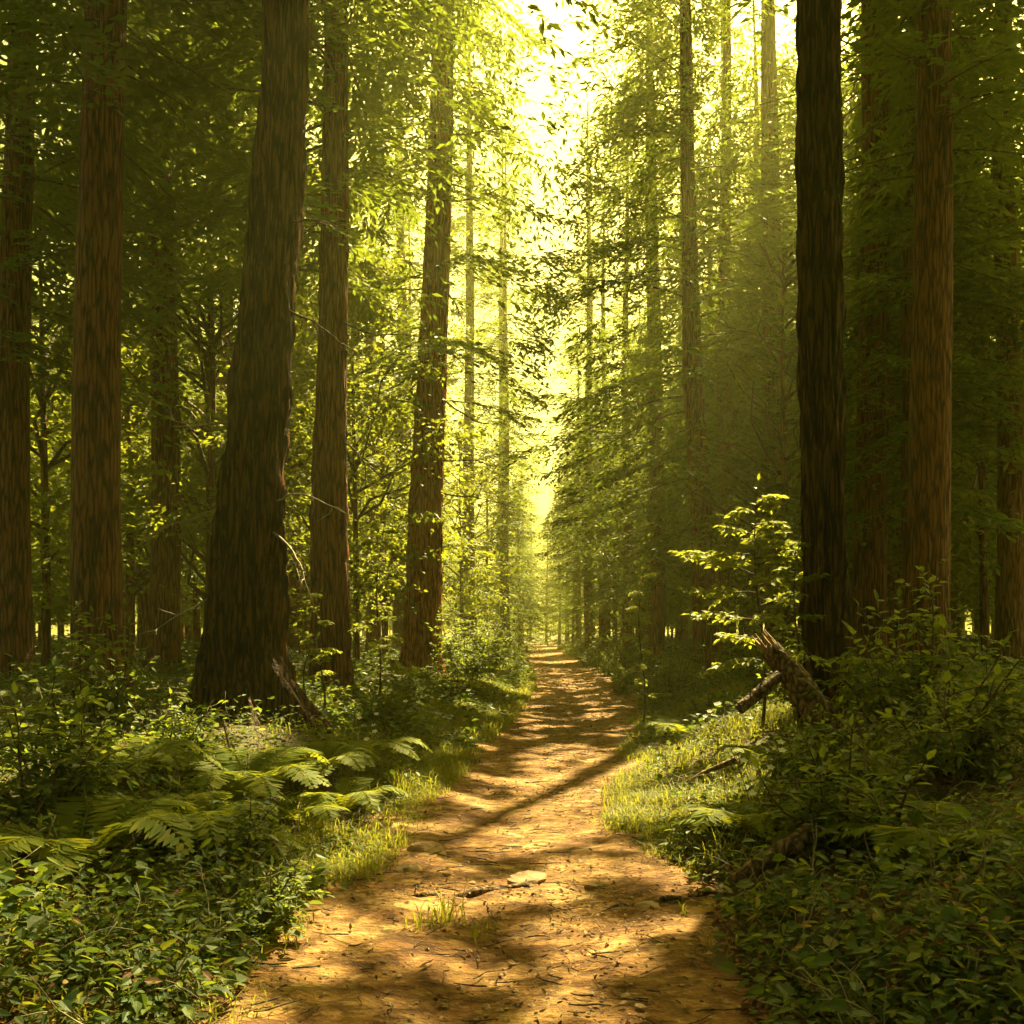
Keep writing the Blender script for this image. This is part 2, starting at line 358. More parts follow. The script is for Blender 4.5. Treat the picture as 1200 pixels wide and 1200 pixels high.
def broad_crown(mb, H, h0, R0, nclump, per, size, origin=(0, 0, 0), cull=False, bark=1, trunk_r=.1):
    og = np.asarray(origin, float)
    Ps, Ds, Ns, Ls = [], [], [], []
    for i in range(nclump):
        f = rng.random()**.8
        z = h0+(H-h0)*f
        rr = R0*math.sin(PI*(.12+.83*f))**.7*math.sqrt(rng.uniform(.05, 1)); a = rng.uniform(0, 2*PI)
        c = np.array([rr*math.cos(a), rr*math.sin(a), z])
        if rng.random() < .5:
            st = np.array([0, 0, max(h0*.6, z-rr*.8)])
            pts = np.linspace(st, c, 5); pts[1:-1] += rng.normal(0, .06*rr+.02, (3, 3)); tube(mb, pts, np.linspace(.012*R0+.012, .006, 5), 5, bark)
        n = int(per*rng.uniform(.5, 1.4)); q = rng.normal(0, 1, (n, 3))*np.array([.62, .62, .17])*R0*.26*rng.uniform(.6, 1.3)
        q[:, 2] -= .22*(q[:, 0]**2+q[:, 1]**2)/(R0*.3)
        P = c+q
        D = np.stack([q[:, 0]+rng.normal(0, .3, n), q[:, 1]+rng.normal(0, .3, n), rng.normal(-.25, .25, n)], -1)
        Ps.append(P); Ds.append(D); Ns.append(np.stack([rng.normal(0, .45, n), rng.normal(0, .45, n), np.ones(n)], -1)); Ls.append(size*rng.uniform(.6, 1.3, n))
    P = np.concatenate(Ps); D = np.concatenate(Ds); Nn = np.concatenate(Ns); l = np.concatenate(Ls)
    if cull:
        k = lit_keep(P+og); P, D, Nn, l = P[k], D[k], Nn[k], l[k]
    quads(mb, P, D, Nn, l, l*rng.uniform(.5, .7, len(l)))
    return mb

def dead_branch(parent, p0, d, L, r, mat, forks=3, name='dead_branch', jit=.16, sag=.1):
    mb = MB(); pts = wander(p0, d, L, 9, jit, sag); tube(mb, pts, np.linspace(r, r*.25, 10), 6)
    for i in range(forks):
        k = int(rng.integers(3, 9)); dd = unit(pts[k]-pts[k-1])+rng.normal(0, .55, 3)
        q = wander(pts[k], dd, L*rng.uniform(.2, .45), 5, jit*1.2, sag*.6); tube(mb, q, np.linspace(r*.5, r*.15, 6), 5)
    return mb.obj(name, [mat], parent)

def big_tree(name, label, px, d, tops, radii, H, bark, h0=None, R0=3, seg=72, flute=.035, flare=.9, crown_kw=None, group=None, cat='tree', roots=6, nring=110, seed=1):
    """tops: list of (photo row, photo column) the trunk's middle passes; radii: list of (photo row, half width in photo px)"""
    x0 = wx(px, d); zb = gh(x0, d)-.12
    t = thing(name, label, cat, (x0, d, zb), group)
    zz = np.array([wz(r, d) for r, c in tops])-zb; xx = np.array([wx(c, d) for r, c in tops])-x0
    o = np.argsort(zz); zz, xx = zz[o], xx[o]
    slope = (xx[-1]-xx[0])/(zz[-1]-zz[0])
    zz = np.append(zz, H); xx = np.append(xx, xx[-1]+slope*.5*(H-zz[-2]))
    zz = np.insert(zz, 0, 0); xx = np.insert(xx, 0, 0)
    dx = lambda z: np.interp(z, zz, xx)
    rz = np.array([wz(r, d) for r, c in radii])-zb; rv = np.array([w for r, w in radii])/FOC*d
    o = np.argsort(rz); rz, rv = rz[o], rv[o]
    rz = np.append(rz, H); rv = np.append(rv, .04)
    z = np.concatenate([np.linspace(0, 1.5, 28)[:-1], np.linspace(1.5, 11, nring), np.linspace(11, H, 40)[1:]])
    cl = np.stack([dx(z), .03*np.sin(z*.5+seed), z], 1)
    mb = MB(); trunk_mesh(mb, cl, np.interp(z, rz, rv), seg, flute, flare, 0, seed, roots)
    mb.obj('trunk', [bark], t)
    if h0 is not None:
        kw = dict(tuft=.22, cull=True); kw.update(crown_kw or {})
        c = fir_crown(H, h0, R0, dx, (x0, d, zb), **kw); c.obj('crown', [M_FIR, M_TWIG], t)
    t['_h'] = 0.0; del t['_h']
    return t, dx, (x0, d, zb)

def face(a): return a
# --- the trees that frame the path
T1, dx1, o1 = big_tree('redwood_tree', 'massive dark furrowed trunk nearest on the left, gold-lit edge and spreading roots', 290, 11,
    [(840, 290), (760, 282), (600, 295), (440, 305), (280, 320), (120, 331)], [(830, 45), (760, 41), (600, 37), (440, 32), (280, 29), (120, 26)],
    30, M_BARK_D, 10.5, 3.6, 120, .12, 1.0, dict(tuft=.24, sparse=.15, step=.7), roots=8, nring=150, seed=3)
T2, dx2, o2 = big_tree('redwood_tree', 'reddish brown trunk standing just right of the massive dark trunk', 388, 16,
    [(800, 389), (600, 386), (440, 389), (280, 392), (120, 394)], [(800, 23), (600, 21.5), (440, 18), (280, 16.5), (120, 14.5)],
    29, M_BARK_B, 7.2, 4.6, 84, .065, .55, dict(tuft=.2, sparse=.15, step=.55), seed=5)
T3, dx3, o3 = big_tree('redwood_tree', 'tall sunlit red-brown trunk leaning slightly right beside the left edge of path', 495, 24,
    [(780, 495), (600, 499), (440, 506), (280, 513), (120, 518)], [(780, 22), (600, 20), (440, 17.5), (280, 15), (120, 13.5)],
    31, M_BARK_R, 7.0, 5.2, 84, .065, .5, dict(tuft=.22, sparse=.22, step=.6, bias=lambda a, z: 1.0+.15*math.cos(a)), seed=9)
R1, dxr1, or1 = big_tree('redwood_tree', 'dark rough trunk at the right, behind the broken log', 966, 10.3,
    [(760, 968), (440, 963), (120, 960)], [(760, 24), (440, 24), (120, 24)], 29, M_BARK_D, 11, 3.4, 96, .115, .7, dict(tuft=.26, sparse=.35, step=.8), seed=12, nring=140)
R3, dxr3, or3 = big_tree('fir_tree', 'fir with dark layered drooping boughs right of path, slim trunk behind the sunlit sapling', 826, 24,
    [(720, 826), (600, 822), (450, 812), (280, 808), (120, 805)], [(720, 14), (600, 12.5), (450, 12), (280, 9), (120, 8)],
    27, M_BARK_B, 4.2, 4.3, 60, .04, .4, dict(tuft=.18, zmin=20, step=.48, sparse=.05, bias=lambda a, z: 1.0+.12*math.cos(a-PI), drp=.62, nmin=4), seed=14)
R5, dxr5, or5 = big_tree('fir_tree', 'thick bushy fir left of the slim-trunked fir, boughs reaching toward bright gap', 768, 33,
    [(720, 772), (450, 768), (240, 763)], [(720, 9), (450, 8.5), (240, 7)],
    27, M_BARK_B, 3.2, 4.0, 50, .04, .4, dict(tuft=.20, zmin=25, step=.48, sparse=.04, drp=.6, nmin=4), seed=15)
R2, dxr2, or2 = big_tree('redwood_tree', 'straight grey-brown trunk between slim-trunked fir and dark right-hand trunk', 911, 26,
    [(700, 911), (440, 907), (120, 901)], [(700, 14), (440, 12.5), (120, 9.5)],
    28, M_BARK_B, 9.0, 3.4, 60, .04, .4, dict(tuft=.2, zmin=19, sparse=.12, step=.55), seed=16)

FRAMING = [T1, T2, T3, R1, R2, R3, R5]
# bare twigs and dead branches on the near trunks
def twig_at(tree, org, dx, px, py, dd, L, r, mat, forks=3, sag=.15):
    z = wz(py, org[1])-org[2]; s = 1 if dd[0] > 0 else -1
    dead_branch(tree, (dx(z)+s*wx(600+px, org[1]), -.1, z), dd, L, r, mat, forks, sag=sag)
for px, py, dd, L in ((26, 590, (1, -.4, -.15), 1.1), (30, 625, (1, -.5, -.4), 1.3), (10, 500, (-1, -.5, .1), .9), (24, 265, (1, -.2, -.2), .6), (20, 365, (1, -.1, -.3), .9)):
    twig_at(T1, o1, dx1, px, py, dd, L, .016, M_DEAD if py > 480 else M_TWIG, 4)
twig_at(T1, o1, dx1, 22, 590, (-.9, -.7, -.3), .9, .013, M_DEAD, 4); twig_at(T1, o1, dx1, 36, 700, (-1, -.5, -.2), .8, .012, M_DEAD, 3)
for px, py, dd, L in ((14, 380, (1, -.3, -.6), 1.2), (14, 200, (1, -.3, -.3), 1.0), (16, 520, (1, -.2, -.5), 1.0), (15, 275, (-1, -.3, -.2), .8)):
    twig_at(T2, o2, dx2, px, py, dd, L, .020, M_TWIG, 3)
for px, py, dd, L in ((12, 235, (1, -.3, -.35), 1.9), (12, 160, (1, -.3, -.25), 2.0), (14, 345, (1, -.2, -.9), 1.2), (16, 400, (1, -.2, -.5), 1.6), (16, 470, (1, -.2, -.4), 1.8), (17, 540, (1, -.3, -.55), 1.6),
                      (17, 578, (1, -.3, -.45), 1.5), (12, 230, (-1, -.3, -.1), 1.5), (14, 340, (-1, -.3, -.3), 1.3), (15, 430, (-1, -.2, -.4), 1.2)):
    twig_at(T3, o3, dx3, px, py, dd, L, .028, M_TWIG, 3)
for px, py, dd, L in ((8, 250, (-1, -.3, -.5), 1.8), (8, 330, (-1, -.3, -.3), 2.4)):
    twig_at(R3, or3, dxr3, px, py, dd, L, .03, M_TWIG, 3)
for px, py, dd, L in ((9, 330, (-1, -.3, .1), 1.6), (9, 300, (1, -.3, .4), 1.5), (9, 400, (-1, -.2, .2), 1.0)):
    twig_at(R2, or2, dxr2, px, py, dd, L, .028, M_TWIG, 3)

# --- shared kinds for the trees further in
def proto_tree(kind, H, h0, R0, r0, bark, tuft=.28, dens=.8, step=.6, **kw):
    t = thing(kind, '-', 'tree', (0, 0, 0))
    mb = MB(); z = np.concatenate([np.linspace(0, 1.2, 8)[:-1], np.linspace(1.2, H, 34)]); cl = np.stack([.08*np.sin(z*.35), .06*np.cos(z*.3), z], 1)
    trunk_mesh(mb, cl, r0*np.maximum(.06, 1-z/H)**.7, 26, .04, .5, 0, int(H*10), 5); mb.obj('trunk', [bark], t)
    if kind == 'beech_tree':
        c = MB(); broad_crown(c, H, h0, R0, int(kw.get('n', 80)), int(kw.get('per', 130)), tuft); c.obj('crown', [M_BROAD, M_TWIG], t)
    else:
        c = fir_crown(H, h0, R0, lambda z: .08*math.sin(z*.35), tuft=tuft, dens=dens, step=step, **kw); c.obj('crown', [M_FIR, M_TWIG], t)
    return t
P_FIR = [proto_tree('fir_tree', 29, 5.5, 3.4, .30, M_BARK_B, .24, .85, .55, sparse=.08),
         proto_tree('fir_tree', 34, 8, 3.3, .34, M_BARK_B, .24, .9, .58, sparse=.12, prof=.5),
         proto_tree('fir_tree', 26, 3.5, 3.3, .27, M_BARK_B, .23, .9, .5, sparse=.06, drp=.5)]
P_SPIRE = proto_tree('young_fir_tree', 13, .5, 2.5, .15, M_BARK_B, .22, .8, .36, sparse=.03, nmin=4, drp=.5, prof=.95)
P_BEECH = [proto_tree('beech_tree', 15, 2.2, 3.6, .13, M_BARK_B, .20, n=110, per=130), proto_tree('beech_tree', 10, 1.0, 2.8, .09, M_BARK_B, .17, n=80, per=130)]
used = set()
def plant(proto, px, d, s, label, group, x=None, rz=None):
    x = wx(px, d) if x is None else x
    loc = (x, d, gh(x, d)-.1); rz = rng.uniform(0, 6.28) if rz is None else rz
    if proto.name in used: return copy_tree(proto, loc, rz, s, label, group)
    used.add(proto.name); proto.location = loc; proto.rotation_euler = (0, 0, rz); proto.scale = (s,)*3; proto['label'] = label; proto['group'] = group
    return proto
F0, F1, F2 = P_FIR; B0, B1 = P_BEECH
# individually placed, (kind, photo column, distance, scale, label)
G_L, G_R = 'firs lining the left side of the path', 'firs lining the right side of the path'
for k, px, d, s, lab, g in (
    (F1, 550, 46, 1.0, 'pale yellow-lit fir directly right of the sunlit red-brown trunk', G_L),
    (F1, 592, 56, .9, 'golden fir overhanging the bright gap from the left', G_L),
    (F1, 588, 66, 1.1, 'slim hazy fir between the sunlit red-brown trunk and bright gap', G_L),
    (F1, 470, 42, 1.0, 'straight fir in hazy light just left of the sunlit red-brown trunk', G_L),
    (F0, 436, 36, .9, 'fir whose thin trunk shows between the two left reddish trunks', G_L),
    (F1, 346, 30, .95, 'thin-trunked fir between the massive dark trunk and its reddish neighbour', G_L),
    (F0, 262, 27, .95, 'shaded fir behind the massive dark trunk, on its left', G_L),
    (P_SPIRE, 592, 56, .95, 'pointed young fir in the light beams left of the path end', G_L),
    (P_SPIRE, 608, 80, 1.15, 'smaller hazy pointed fir beside the left side of the path end', G_L),
    (P_SPIRE, 570, 60, .95, 'broad young fir in the light beams behind leafy bushes', G_L),
    (P_SPIRE, 641, 118, 1.25, 'misty little fir standing where the path vanishes', G_R), (P_SPIRE, 655, 104, 1.2, 'misty small fir just right of the vanishing path', G_R), (P_SPIRE, 622, 132, 1.4, 'faintest misty fir left of where the path vanishes', G_L),
    (P_SPIRE, 672, 86, 1.1, 'pale small fir clothed to the ground beyond the right verge', G_R), (P_SPIRE, 694, 66, 1.0, 'small fir clothed to the ground under the golden boughs', G_R), (P_SPIRE, 722, 50, .9, 'small dense fir low on the right before the thick bushy fir', G_R),
    (F2, 612, 112, .9, 'faint fir nearest the bright gap on its left', G_L),
    (F0, 690, 51, .85, 'tall golden fir overhanging the bright gap from the right', G_R),
    (F2, 734, 44, 1.0, 'hazy fir just left of the thick bushy right-hand fir', G_R),
    (F0, 708, 52, .9, 'yellow-lit fir reaching into the bright gap from right', G_R),
    (F1, 690, 64, 1.1, 'pale golden fir further along the right side of path', G_R),
    (F0, 677, 82, .95, 'faint golden fir behind the pale one, right of the gap', G_R),
    (F2, 665, 105, .95, 'faintest fir on the right, closest to the vanishing path', G_R),
    (F1, 848, 41, 1.0, 'hazy straight trunk between the slim-trunked fir and the grey-brown trunk', G_R),
    (F0, 884, 36, .9, 'dark fir in shade behind the sunlit sapling', G_R),
    (F1, 800, 52, 1.0, 'tall fir behind the boughs of the slim-trunked fir', G_R),
    (F2, 945, 33, .9, 'shaded fir glimpsed left of the dark right-hand trunk', G_R),
    (F2, 1075, 18, 1.0, 'added fir with low boughs in deep shade by the right edge trunks', G_R), (F2, 1045, 24, 1.05, 'added bushy dark fir deep in shade to the right of the dark right-hand trunk', G_R),  # both added so their crowns keep sun off the right-hand haze
    (F1, 1022, 19, 1.0, 'added fir trunk nearest to the dark rough right-hand trunk, on its right', G_R), (F0, 850, 29, .95, 'dark fir close behind the slim-trunked fir, on its right', G_R)):  # both added to throw shade on the near path
    plant(k, px, d, s, lab, g)
G_B = 'leafy beeches growing under the firs'
for k, px, d, s, lab in (
    (B0, 450, 31, .9, 'yellow-green beech between the reddish trunk and the sunlit red-brown trunk'),
    (B1, 415, 24, 1.0, 'low leafy beech beside the reddish brown trunk'),
    (B0, 330, 25, .9, 'green beech filling the gap between the massive trunk and reddish trunk'),
    (B0, 245, 22, 1.0, 'shaded green beech at left of the massive dark trunk'),
    (B1, 540, 40, 1.0, 'bright young beech behind bushes right of the sunlit red-brown trunk'),
    (B0, 870, 33, .9, 'dark beech behind the sunlit sapling'),
    (B1, 920, 21, 1.0, 'low dark beech between sapling and right-hand trunk'),
    (B1, 760, 40, 1.1, 'low beech under the thick bushy fir'),
    (B1, 715, 52, 1.1, 'small beech in golden haze at right of the path')):
    plant(k, px, d, s, lab, G_B)
# outer trees beside the picture's middle
for k, px, d, s, lab in ((F1, 120, 13, 1.0, 'dark fir trunk left of the massive furrowed trunk'), (F0, 20, 16, 1.0, 'dark fir trunk at the far left edge'), (F1, 190, 21, 1.0, 'fir trunk in shade second left of the massive trunk'),
                         (F1, 1090, 15, 1.0, 'broad dark fir trunk second to the right of the rough right-hand trunk'), (F0, 1180, 19, .9, 'fir trunk at the far right edge'), (F1, 1035, 24, .95, 'fir trunk deep in shade past the rough right-hand trunk')):
    plant(k, px, d, s, lab, 'trees at the edges of the view')
for k, px, d, s, lab in ((B1, 50, 20, 1.1, 'leafy beech low at the far left edge'), (B0, 150, 26, 1.0, 'beech behind the left-edge fir trunks'), (B1, 1155, 21, 1.1, 'leafy beech low at the far right edge'), (B0, 1050, 30, 1.0, 'beech behind the right-edge fir trunks')):
    plant(k, px, d, s, lab, 'beeches at the edges of the view')
# the wood goes on behind the viewer: unseen firs, added to dim the foreground
for x, y, p in ((-6.5, 2.5, F1), (7.2, 3.5, F0), (-7.5, -1, F2), (7.5, -.5, F0), (-3.6, -4.5, F0), (3.8, -5, F1), (-9.5, 6.5, F0), (10.5, 7, F2), (-6, -9, F2), (7, -10, F0), (-1.8, -12, F1), (12, -5, F0), (-12.5, -5, F0), (1.5, -9, F2), (-12, 2, F2), (13, 1.5, F2)):
    plant(p, 0, y, 1.0, 'unseen fir beside the path behind the viewer', 'unseen firs behind the viewer', x=x)
# deep wood
taken = [(o.location.x, o.location.y) for o in COL.objects if o.type == 'EMPTY']
def deep(n, side, y0, y1, group, label, kinds):
    c = 0; tries = 0
    while c < n and tries < 4000:
        tries += 1
        y = rng.uniform(y0, y1); u = rng.uniform(4.6, 8+.42*y)
        x = float(path_c(y))+side*(float(path_w(y))+u)
        if abs(x-0) > .62*y+3: continue
        if any((x-a)**2+(y-b)**2 < 9 for a, b in taken): continue
        # keep the way the sun takes to the middle of the path open
        bad = False
        for W, r in WINDOWS:
            t = 14/SUN[2]
            for hh in (8, 14, 20):
                q = W+SUN*(hh/SUN[2])
                if (q[0]-x)**2+(q[1]-y)**2 < (r*.5+2.0)**2: bad = True
        if bad and y < 70 and side > 0: continue
        taken.append((x, y)); c += 1
        plant(kinds[int(rng.integers(len(kinds)))], 0, y, rng.uniform(.8, 1.1), label, group, x=x)
deep(34, -1, 30, 80, 'trees deep in the left wood', 'tree half hidden deep in the wood on the left', [F0, F2, B0, B0])
deep(34, 1, 34, 80, 'trees deep in the right wood', 'tree half hidden deep in the wood on the right', [F0, F2, F2, B0])
deep(30, -1, 20, 70, 'young beeches deep in the left wood', 'young beech growing deep in the wood on the left', [B0, B1, B1])
deep(30, 1, 24, 70, 'young beeches deep in the right wood', 'young beech growing deep in the wood on the right', [B0, B1, B1])
deep(36, -1, 80, 150, 'faint trees in the haze, left', 'faint tree far back in the haze left of the path', [F0, F1, F2])
deep(36, 1, 70, 150, 'faint trees in the haze, right', 'faint tree far back in the haze right of the path', [F0, F1, F2])

deep(34, -1, 55, 150, 'low beeches far back, left', 'low beech far back among trunks on the left', [B1])
deep(34, 1, 55, 150, 'low beeches far back, right', 'low beech far back among trunks on the right', [B1])
# let the sun's gaps run through every crown that stands in the way
def thin_crowns():
    bpy.context.view_layer.update()
    for t in [o for o in COL.objects if o.type == 'EMPTY' and o.get('category') == 'tree']:
        for c in t.children:
            if not c.name.startswith('crown') or t.location.y > 120 or t in FRAMING: continue
            me = c.data; nv, npol, nl = len(me.vertices), len(me.polygons), len(me.loops)
            co = np.empty(nv*3, np.float32); me.vertices.foreach_get('co', co); co = co.reshape(-1, 3)
            M = np.array(t.matrix_world); W = co@M[:3, :3].T+M[:3, 3]
            ls = np.empty(npol, np.int32); me.polygons.foreach_get('loop_start', ls); lt = np.empty(npol, np.int32); me.polygons.foreach_get('loop_total', lt)
            vi = np.empty(nl, np.int32); me.loops.foreach_get('vertex_index', vi); mi = np.empty(npol, np.int32); me.polygons.foreach_get('material_index', mi)
            P = (W[vi[ls]]*.5+W[vi[ls+2]]*.5).astype(float)
            lab = t['label']; zm = 14 if ('dark fir close behind' in lab or 'hazy fir just left' in lab) else None
            keep = lit_keep(P, zmin=zm) | (mi == 1)
            if (~keep).sum() < 150: continue
            mb = MB(); mb.v = [co]; mb.n = nv
            for k in (3, 4):
                q = np.where(keep & (lt == k))[0]
                for m in (0, 1):
                    z = q[mi[q] == m]
                    if len(z): mb.f.append((vi[ls[z][:, None]+np.arange(k)].astype(np.int64), m, m == 1))
            n = np.full(nv, -1); used_v = np.unique(np.concatenate([f.ravel() for f, m, s in mb.f])); n[used_v] = np.arange(len(used_v))
            mb.v = [co[used_v]]; mb.f = [(n[f], m, s) for f, m, s in mb.f]
            c.data = mb.mesh('crown', [x for x in me.materials])
thin_crowns()

# ------------------------------------------------------------------ small plants
def stem_leaves(mb, pts, n, L, W, spread=.05, droop=.25, start=.2, mat=0):
    """leaves alternating along a twig"""
    pts = np.asarray(pts); k = len(pts)-1
    t = np.clip(np.linspace(start, 1, n)+rng.normal(0, .03, n), 0, .999)*k; i = t.astype(int); f = (t-i)[:, None]
    P = pts[i]*(1-f)+pts[i+1]*f; T = unit(pts[np.minimum(i+1, k)]-pts[np.maximum(i-0, 0)])
    S = unit(np.cross(T, np.array([0, 0, 1.0]))+1e-6); sg = np.where(np.arange(n) % 2 == 0, 1, -1)[:, None]
    D = T*.55+S*sg*.9+rng.normal(0, .22, (n, 3)); D[:, 2] -= droop*.6
    D[-1] = T[-1]
    Nn = np.array([0, 0, 1.0])+rng.normal(0, .35, (n, 3))
    leaves(mb, P+rng.normal(0, spread*.2, (n, 3)), D, Nn, L*rng.uniform(.65, 1.25, n), W*rng.uniform(.8, 1.2, n), mat)
def sapling(name, label, cat, loc, H, lean, branches, leafL, leafM=M_SAP, group=None, stem_r=.018, seedless=None):
    """branches: (height fraction, azimuth, length)"""
    t = thing(name, label, cat, loc, group)
    st = MB(); fo = MB()
    z = np.linspace(0, 1, 12); main = np.stack([lean*z+.05*np.sin(z*7), .04*np.cos(z*6)-.04, z*H], 1)
    tube(st, main, np.linspace(stem_r, .004, 12), 7)
    for f, az, L in branches:
        b = np.array([np.interp(f, z, main[:, 0]), np.interp(f, z, main[:, 1]), f*H])
        pts = wander(b, (math.cos(az), math.sin(az), .30), L, 8, .10, .5); tube(st, pts, np.linspace(stem_r*.45, .003, 9), 5)
        stem_leaves(fo, pts, int(7+L*20), leafL, leafL*.55)
        for s in (1, -1):
            for q in (2, 3, 4, 5, 6):
                if rng.random() < .15: continue
                T = unit(pts[q+1]-pts[q]); S = np.cross(T, [0, 0, 1.0])*s
                tw = wander(pts[q], T*.7+S*.8+np.array([0, 0, .05]), L*.42*(1-.1*q)*rng.uniform(.7, 1.2), 4, .12, .4)
                tube(st, tw, np.linspace(.005, .002, 5), 4); stem_leaves(fo, tw, int(4+L*9), leafL*.9, leafL*.5)
    stem_leaves(fo, main[8:], 7, leafL*.8, leafL*.45)
    st.obj('stem', [M_TWIG], t); fo.obj('foliage', [leafM], t)
    return t
def base(px, d): 
    x = wx(px, d); return (x, d, gh(x, d)-.03)
# right sapling that catches the sun
bl = []
for f, a, L in ((.28, 3.0, .62), (.30, .3, .6), (.36, 2.5, .7), (.40, -.5, .6), (.44, 3.3, .85), (.50, .1, .75), (.55, 3.6, .9), (.58, -.4, .6), (.62, 2.9, 1.05), (.66, .5, .7), (.70, 3.5, .6), (.73, -.2, .55), (.78, 2.8, .45), (.82, .2, .5), (.87, 3.4, .35), (.92, .4, .28), (.6, 4.7, .6), (.45, 4.5, .6), (.75, 4.9, .4)):
    bl.append((f, a+rng.normal(0, .15), L*1.0))
for i in range(6):
    f = .3+.62*rng.random(); bl.append((f, rng.choice([0, PI])+rng.normal(0, .6), rng.uniform(.3, .8)*(1.25-.8*f)))
d_ = 11; sb = base(893, d_)
sapling('sapling', 'tall sunlit sapling with layered yellow-green leaves above the broken log', 'sapling', sb, wz(562, d_)-sb[2], -.08, bl, .105, stem_r=.022)
def mk_br(n, L, f0=.25):
    return [(f, i*2.4+rng.normal(0, .4), L*rng.uniform(.6, 1.1)*(1.15-.7*f)) for i, f in enumerate(np.linspace(f0, .95, n))]
for px, d, py, n, L, lab in ((440, 13, 600, 15, .6, 'leafy sapling between the two left reddish trunks, bright in sun'),
                             (752, 14.5, 668, 9, .45, 'small sapling left of the tall sunlit one, with few leaves'),
                             (932, 10.2, 628, 12, .5, 'dim sapling in front of the rough right-hand trunk'),
                             (378, 12.3, 690, 8, .45, 'low leafy sapling at foot of the reddish brown trunk'),
                             (350, 11.5, 745, 8, .4, 'dark small sapling between left trunk roots and reddish trunk')):
    b = base(px, d); sapling('sapling', lab, 'sapling', b, wz(py, d)-b[2], rng.normal(0, .08), mk_br(n, L), .075, M_SAP if d > 10.3 else M_BUSH, 'saplings beside the path')
# bushes
def bush_proto(H, Rr, nst, leafL, mat):
    t = thing('bush', '-', 'bush', (0, 0, 0)); st = MB(); fo = MB()
    for i in range(nst):
        a = rng.uniform(0, 2*PI); o = rng.uniform(0, .3)*Rr
        sp = rng.uniform(.15, 1.0)
        pts = wander((o*math.cos(a), o*math.sin(a), 0), (math.cos(a)*sp, math.sin(a)*sp, 1.1), H*rng.uniform(.6, 1.1)*(1.1-.3*sp), 8, .12, .35)
        tube(st, pts, np.linspace(.012, .003, 9), 5); stem_leaves(fo, pts, int(H*16), leafL, leafL*.58, start=.12)
        for q in (2, 3, 4, 5, 6):
            for s in range(2):
                tw = wander(pts[q], unit(rng.normal(0, 1, 3)*np.array([1, 1, .35])+np.array([0, 0, .25])), H*.24*rng.uniform(.6, 1.3), 4, .14, .4)
                tube(st, tw, np.linspace(.005, .002, 5), 4); stem_leaves(fo, tw, 8, leafL*.9, leafL*.5)
    st.obj('stem', [M_TWIG], t); fo.obj('foliage', [mat], t); return t
BU = [bush_proto(1.4, .8, 15, .10, M_BUSH), bush_proto(1.0, .7, 14, .09, M_BUSH), bush_proto(1.9, .8, 16, .12, M_BUSH), bush_proto(.7, .6, 12, .08, M_BUSH)]
G = 'leafy bushes along the path'
for k, px, d, s, lab in (
    (2, 548, 23, 1.0, 'tall yellow-green bush right of the sunlit red-brown trunk'), (0, 575, 27, 1.0, 'rounded sunlit bush at the left verge beyond the red-brown trunk'),
    (2, 570, 32, 1.1, 'upright bush in light beams on the left verge'), (0, 594, 38, 1.1, 'pale bush beside the left edge where path narrows'), (1, 604, 48, 1.2, 'small hazy bush at far left verge'),
    (3, 520, 18, 1.2, 'low bush in front of the sunlit red-brown trunk'), (3, 470, 15, 1.1, 'dark bush left of the sunlit red-brown trunk foot'), (3, 440, 12.5, 1.0, 'dark bush right of the reddish trunk foot'),
    (3, 362, 12.6, .8, 'shaded bush between massive roots and reddish trunk'),
    (0, 690, 43, 1.2, 'glowing hazy bush at the far right verge'), (0, 712, 34, 1.1, 'sunlit bush on the right verge beyond the firs'), (2, 745, 29, .9, 'leafy bush under the thick bushy fir'),
    (1, 735, 24, 1.0, 'low bright bush hugging the right path edge'), (0, 790, 19, 1.0, 'wide bush left of the tall sunlit sapling'), (1, 770, 21, 1.1, 'bush on the right bank behind the wide one'),
    (3, 842, 13.5, 1.0, 'dense bush at the foot of tall sunlit sapling'), (2, 900, 15, .8, 'dark bush behind the broken log'), (1, 950, 10.8, .8, 'shaded bush beside the broken log, right'),
    (1, 960, 7.4, .8, 'dark bush on right bank near the mossy log'), (3, 205, 8.2, .9, 'dark bush on the left bank near the front'), (3, 262, 6.0, .7, 'low dark bush in the bottom left shade'),
    (0, 110, 9.4, 1.0, 'tall dark bush at the far left'), (0, 1060, 8.5, 1.1, 'tall dark bush at the far right'), (3, 300, 5.0, .7, 'small dark bush close in the bottom left'),
    (3, 1000, 5.8, 1.2, 'dark low bush near the bottom right'), (1, 60, 6.2, 1.0, 'dark bush in the far left foreground'), (1, 1120, 6.6, 1.0, 'dark bush in the far right foreground')):
    p = BU[k]; b = base(px, d)
    if p.name in used: copy_tree(p, b, rng.uniform(0, 6), s, lab, G)
    else: used.add(p.name); p.location = b; p.scale = (s,)*3; p['label'] = lab; p['group'] = G
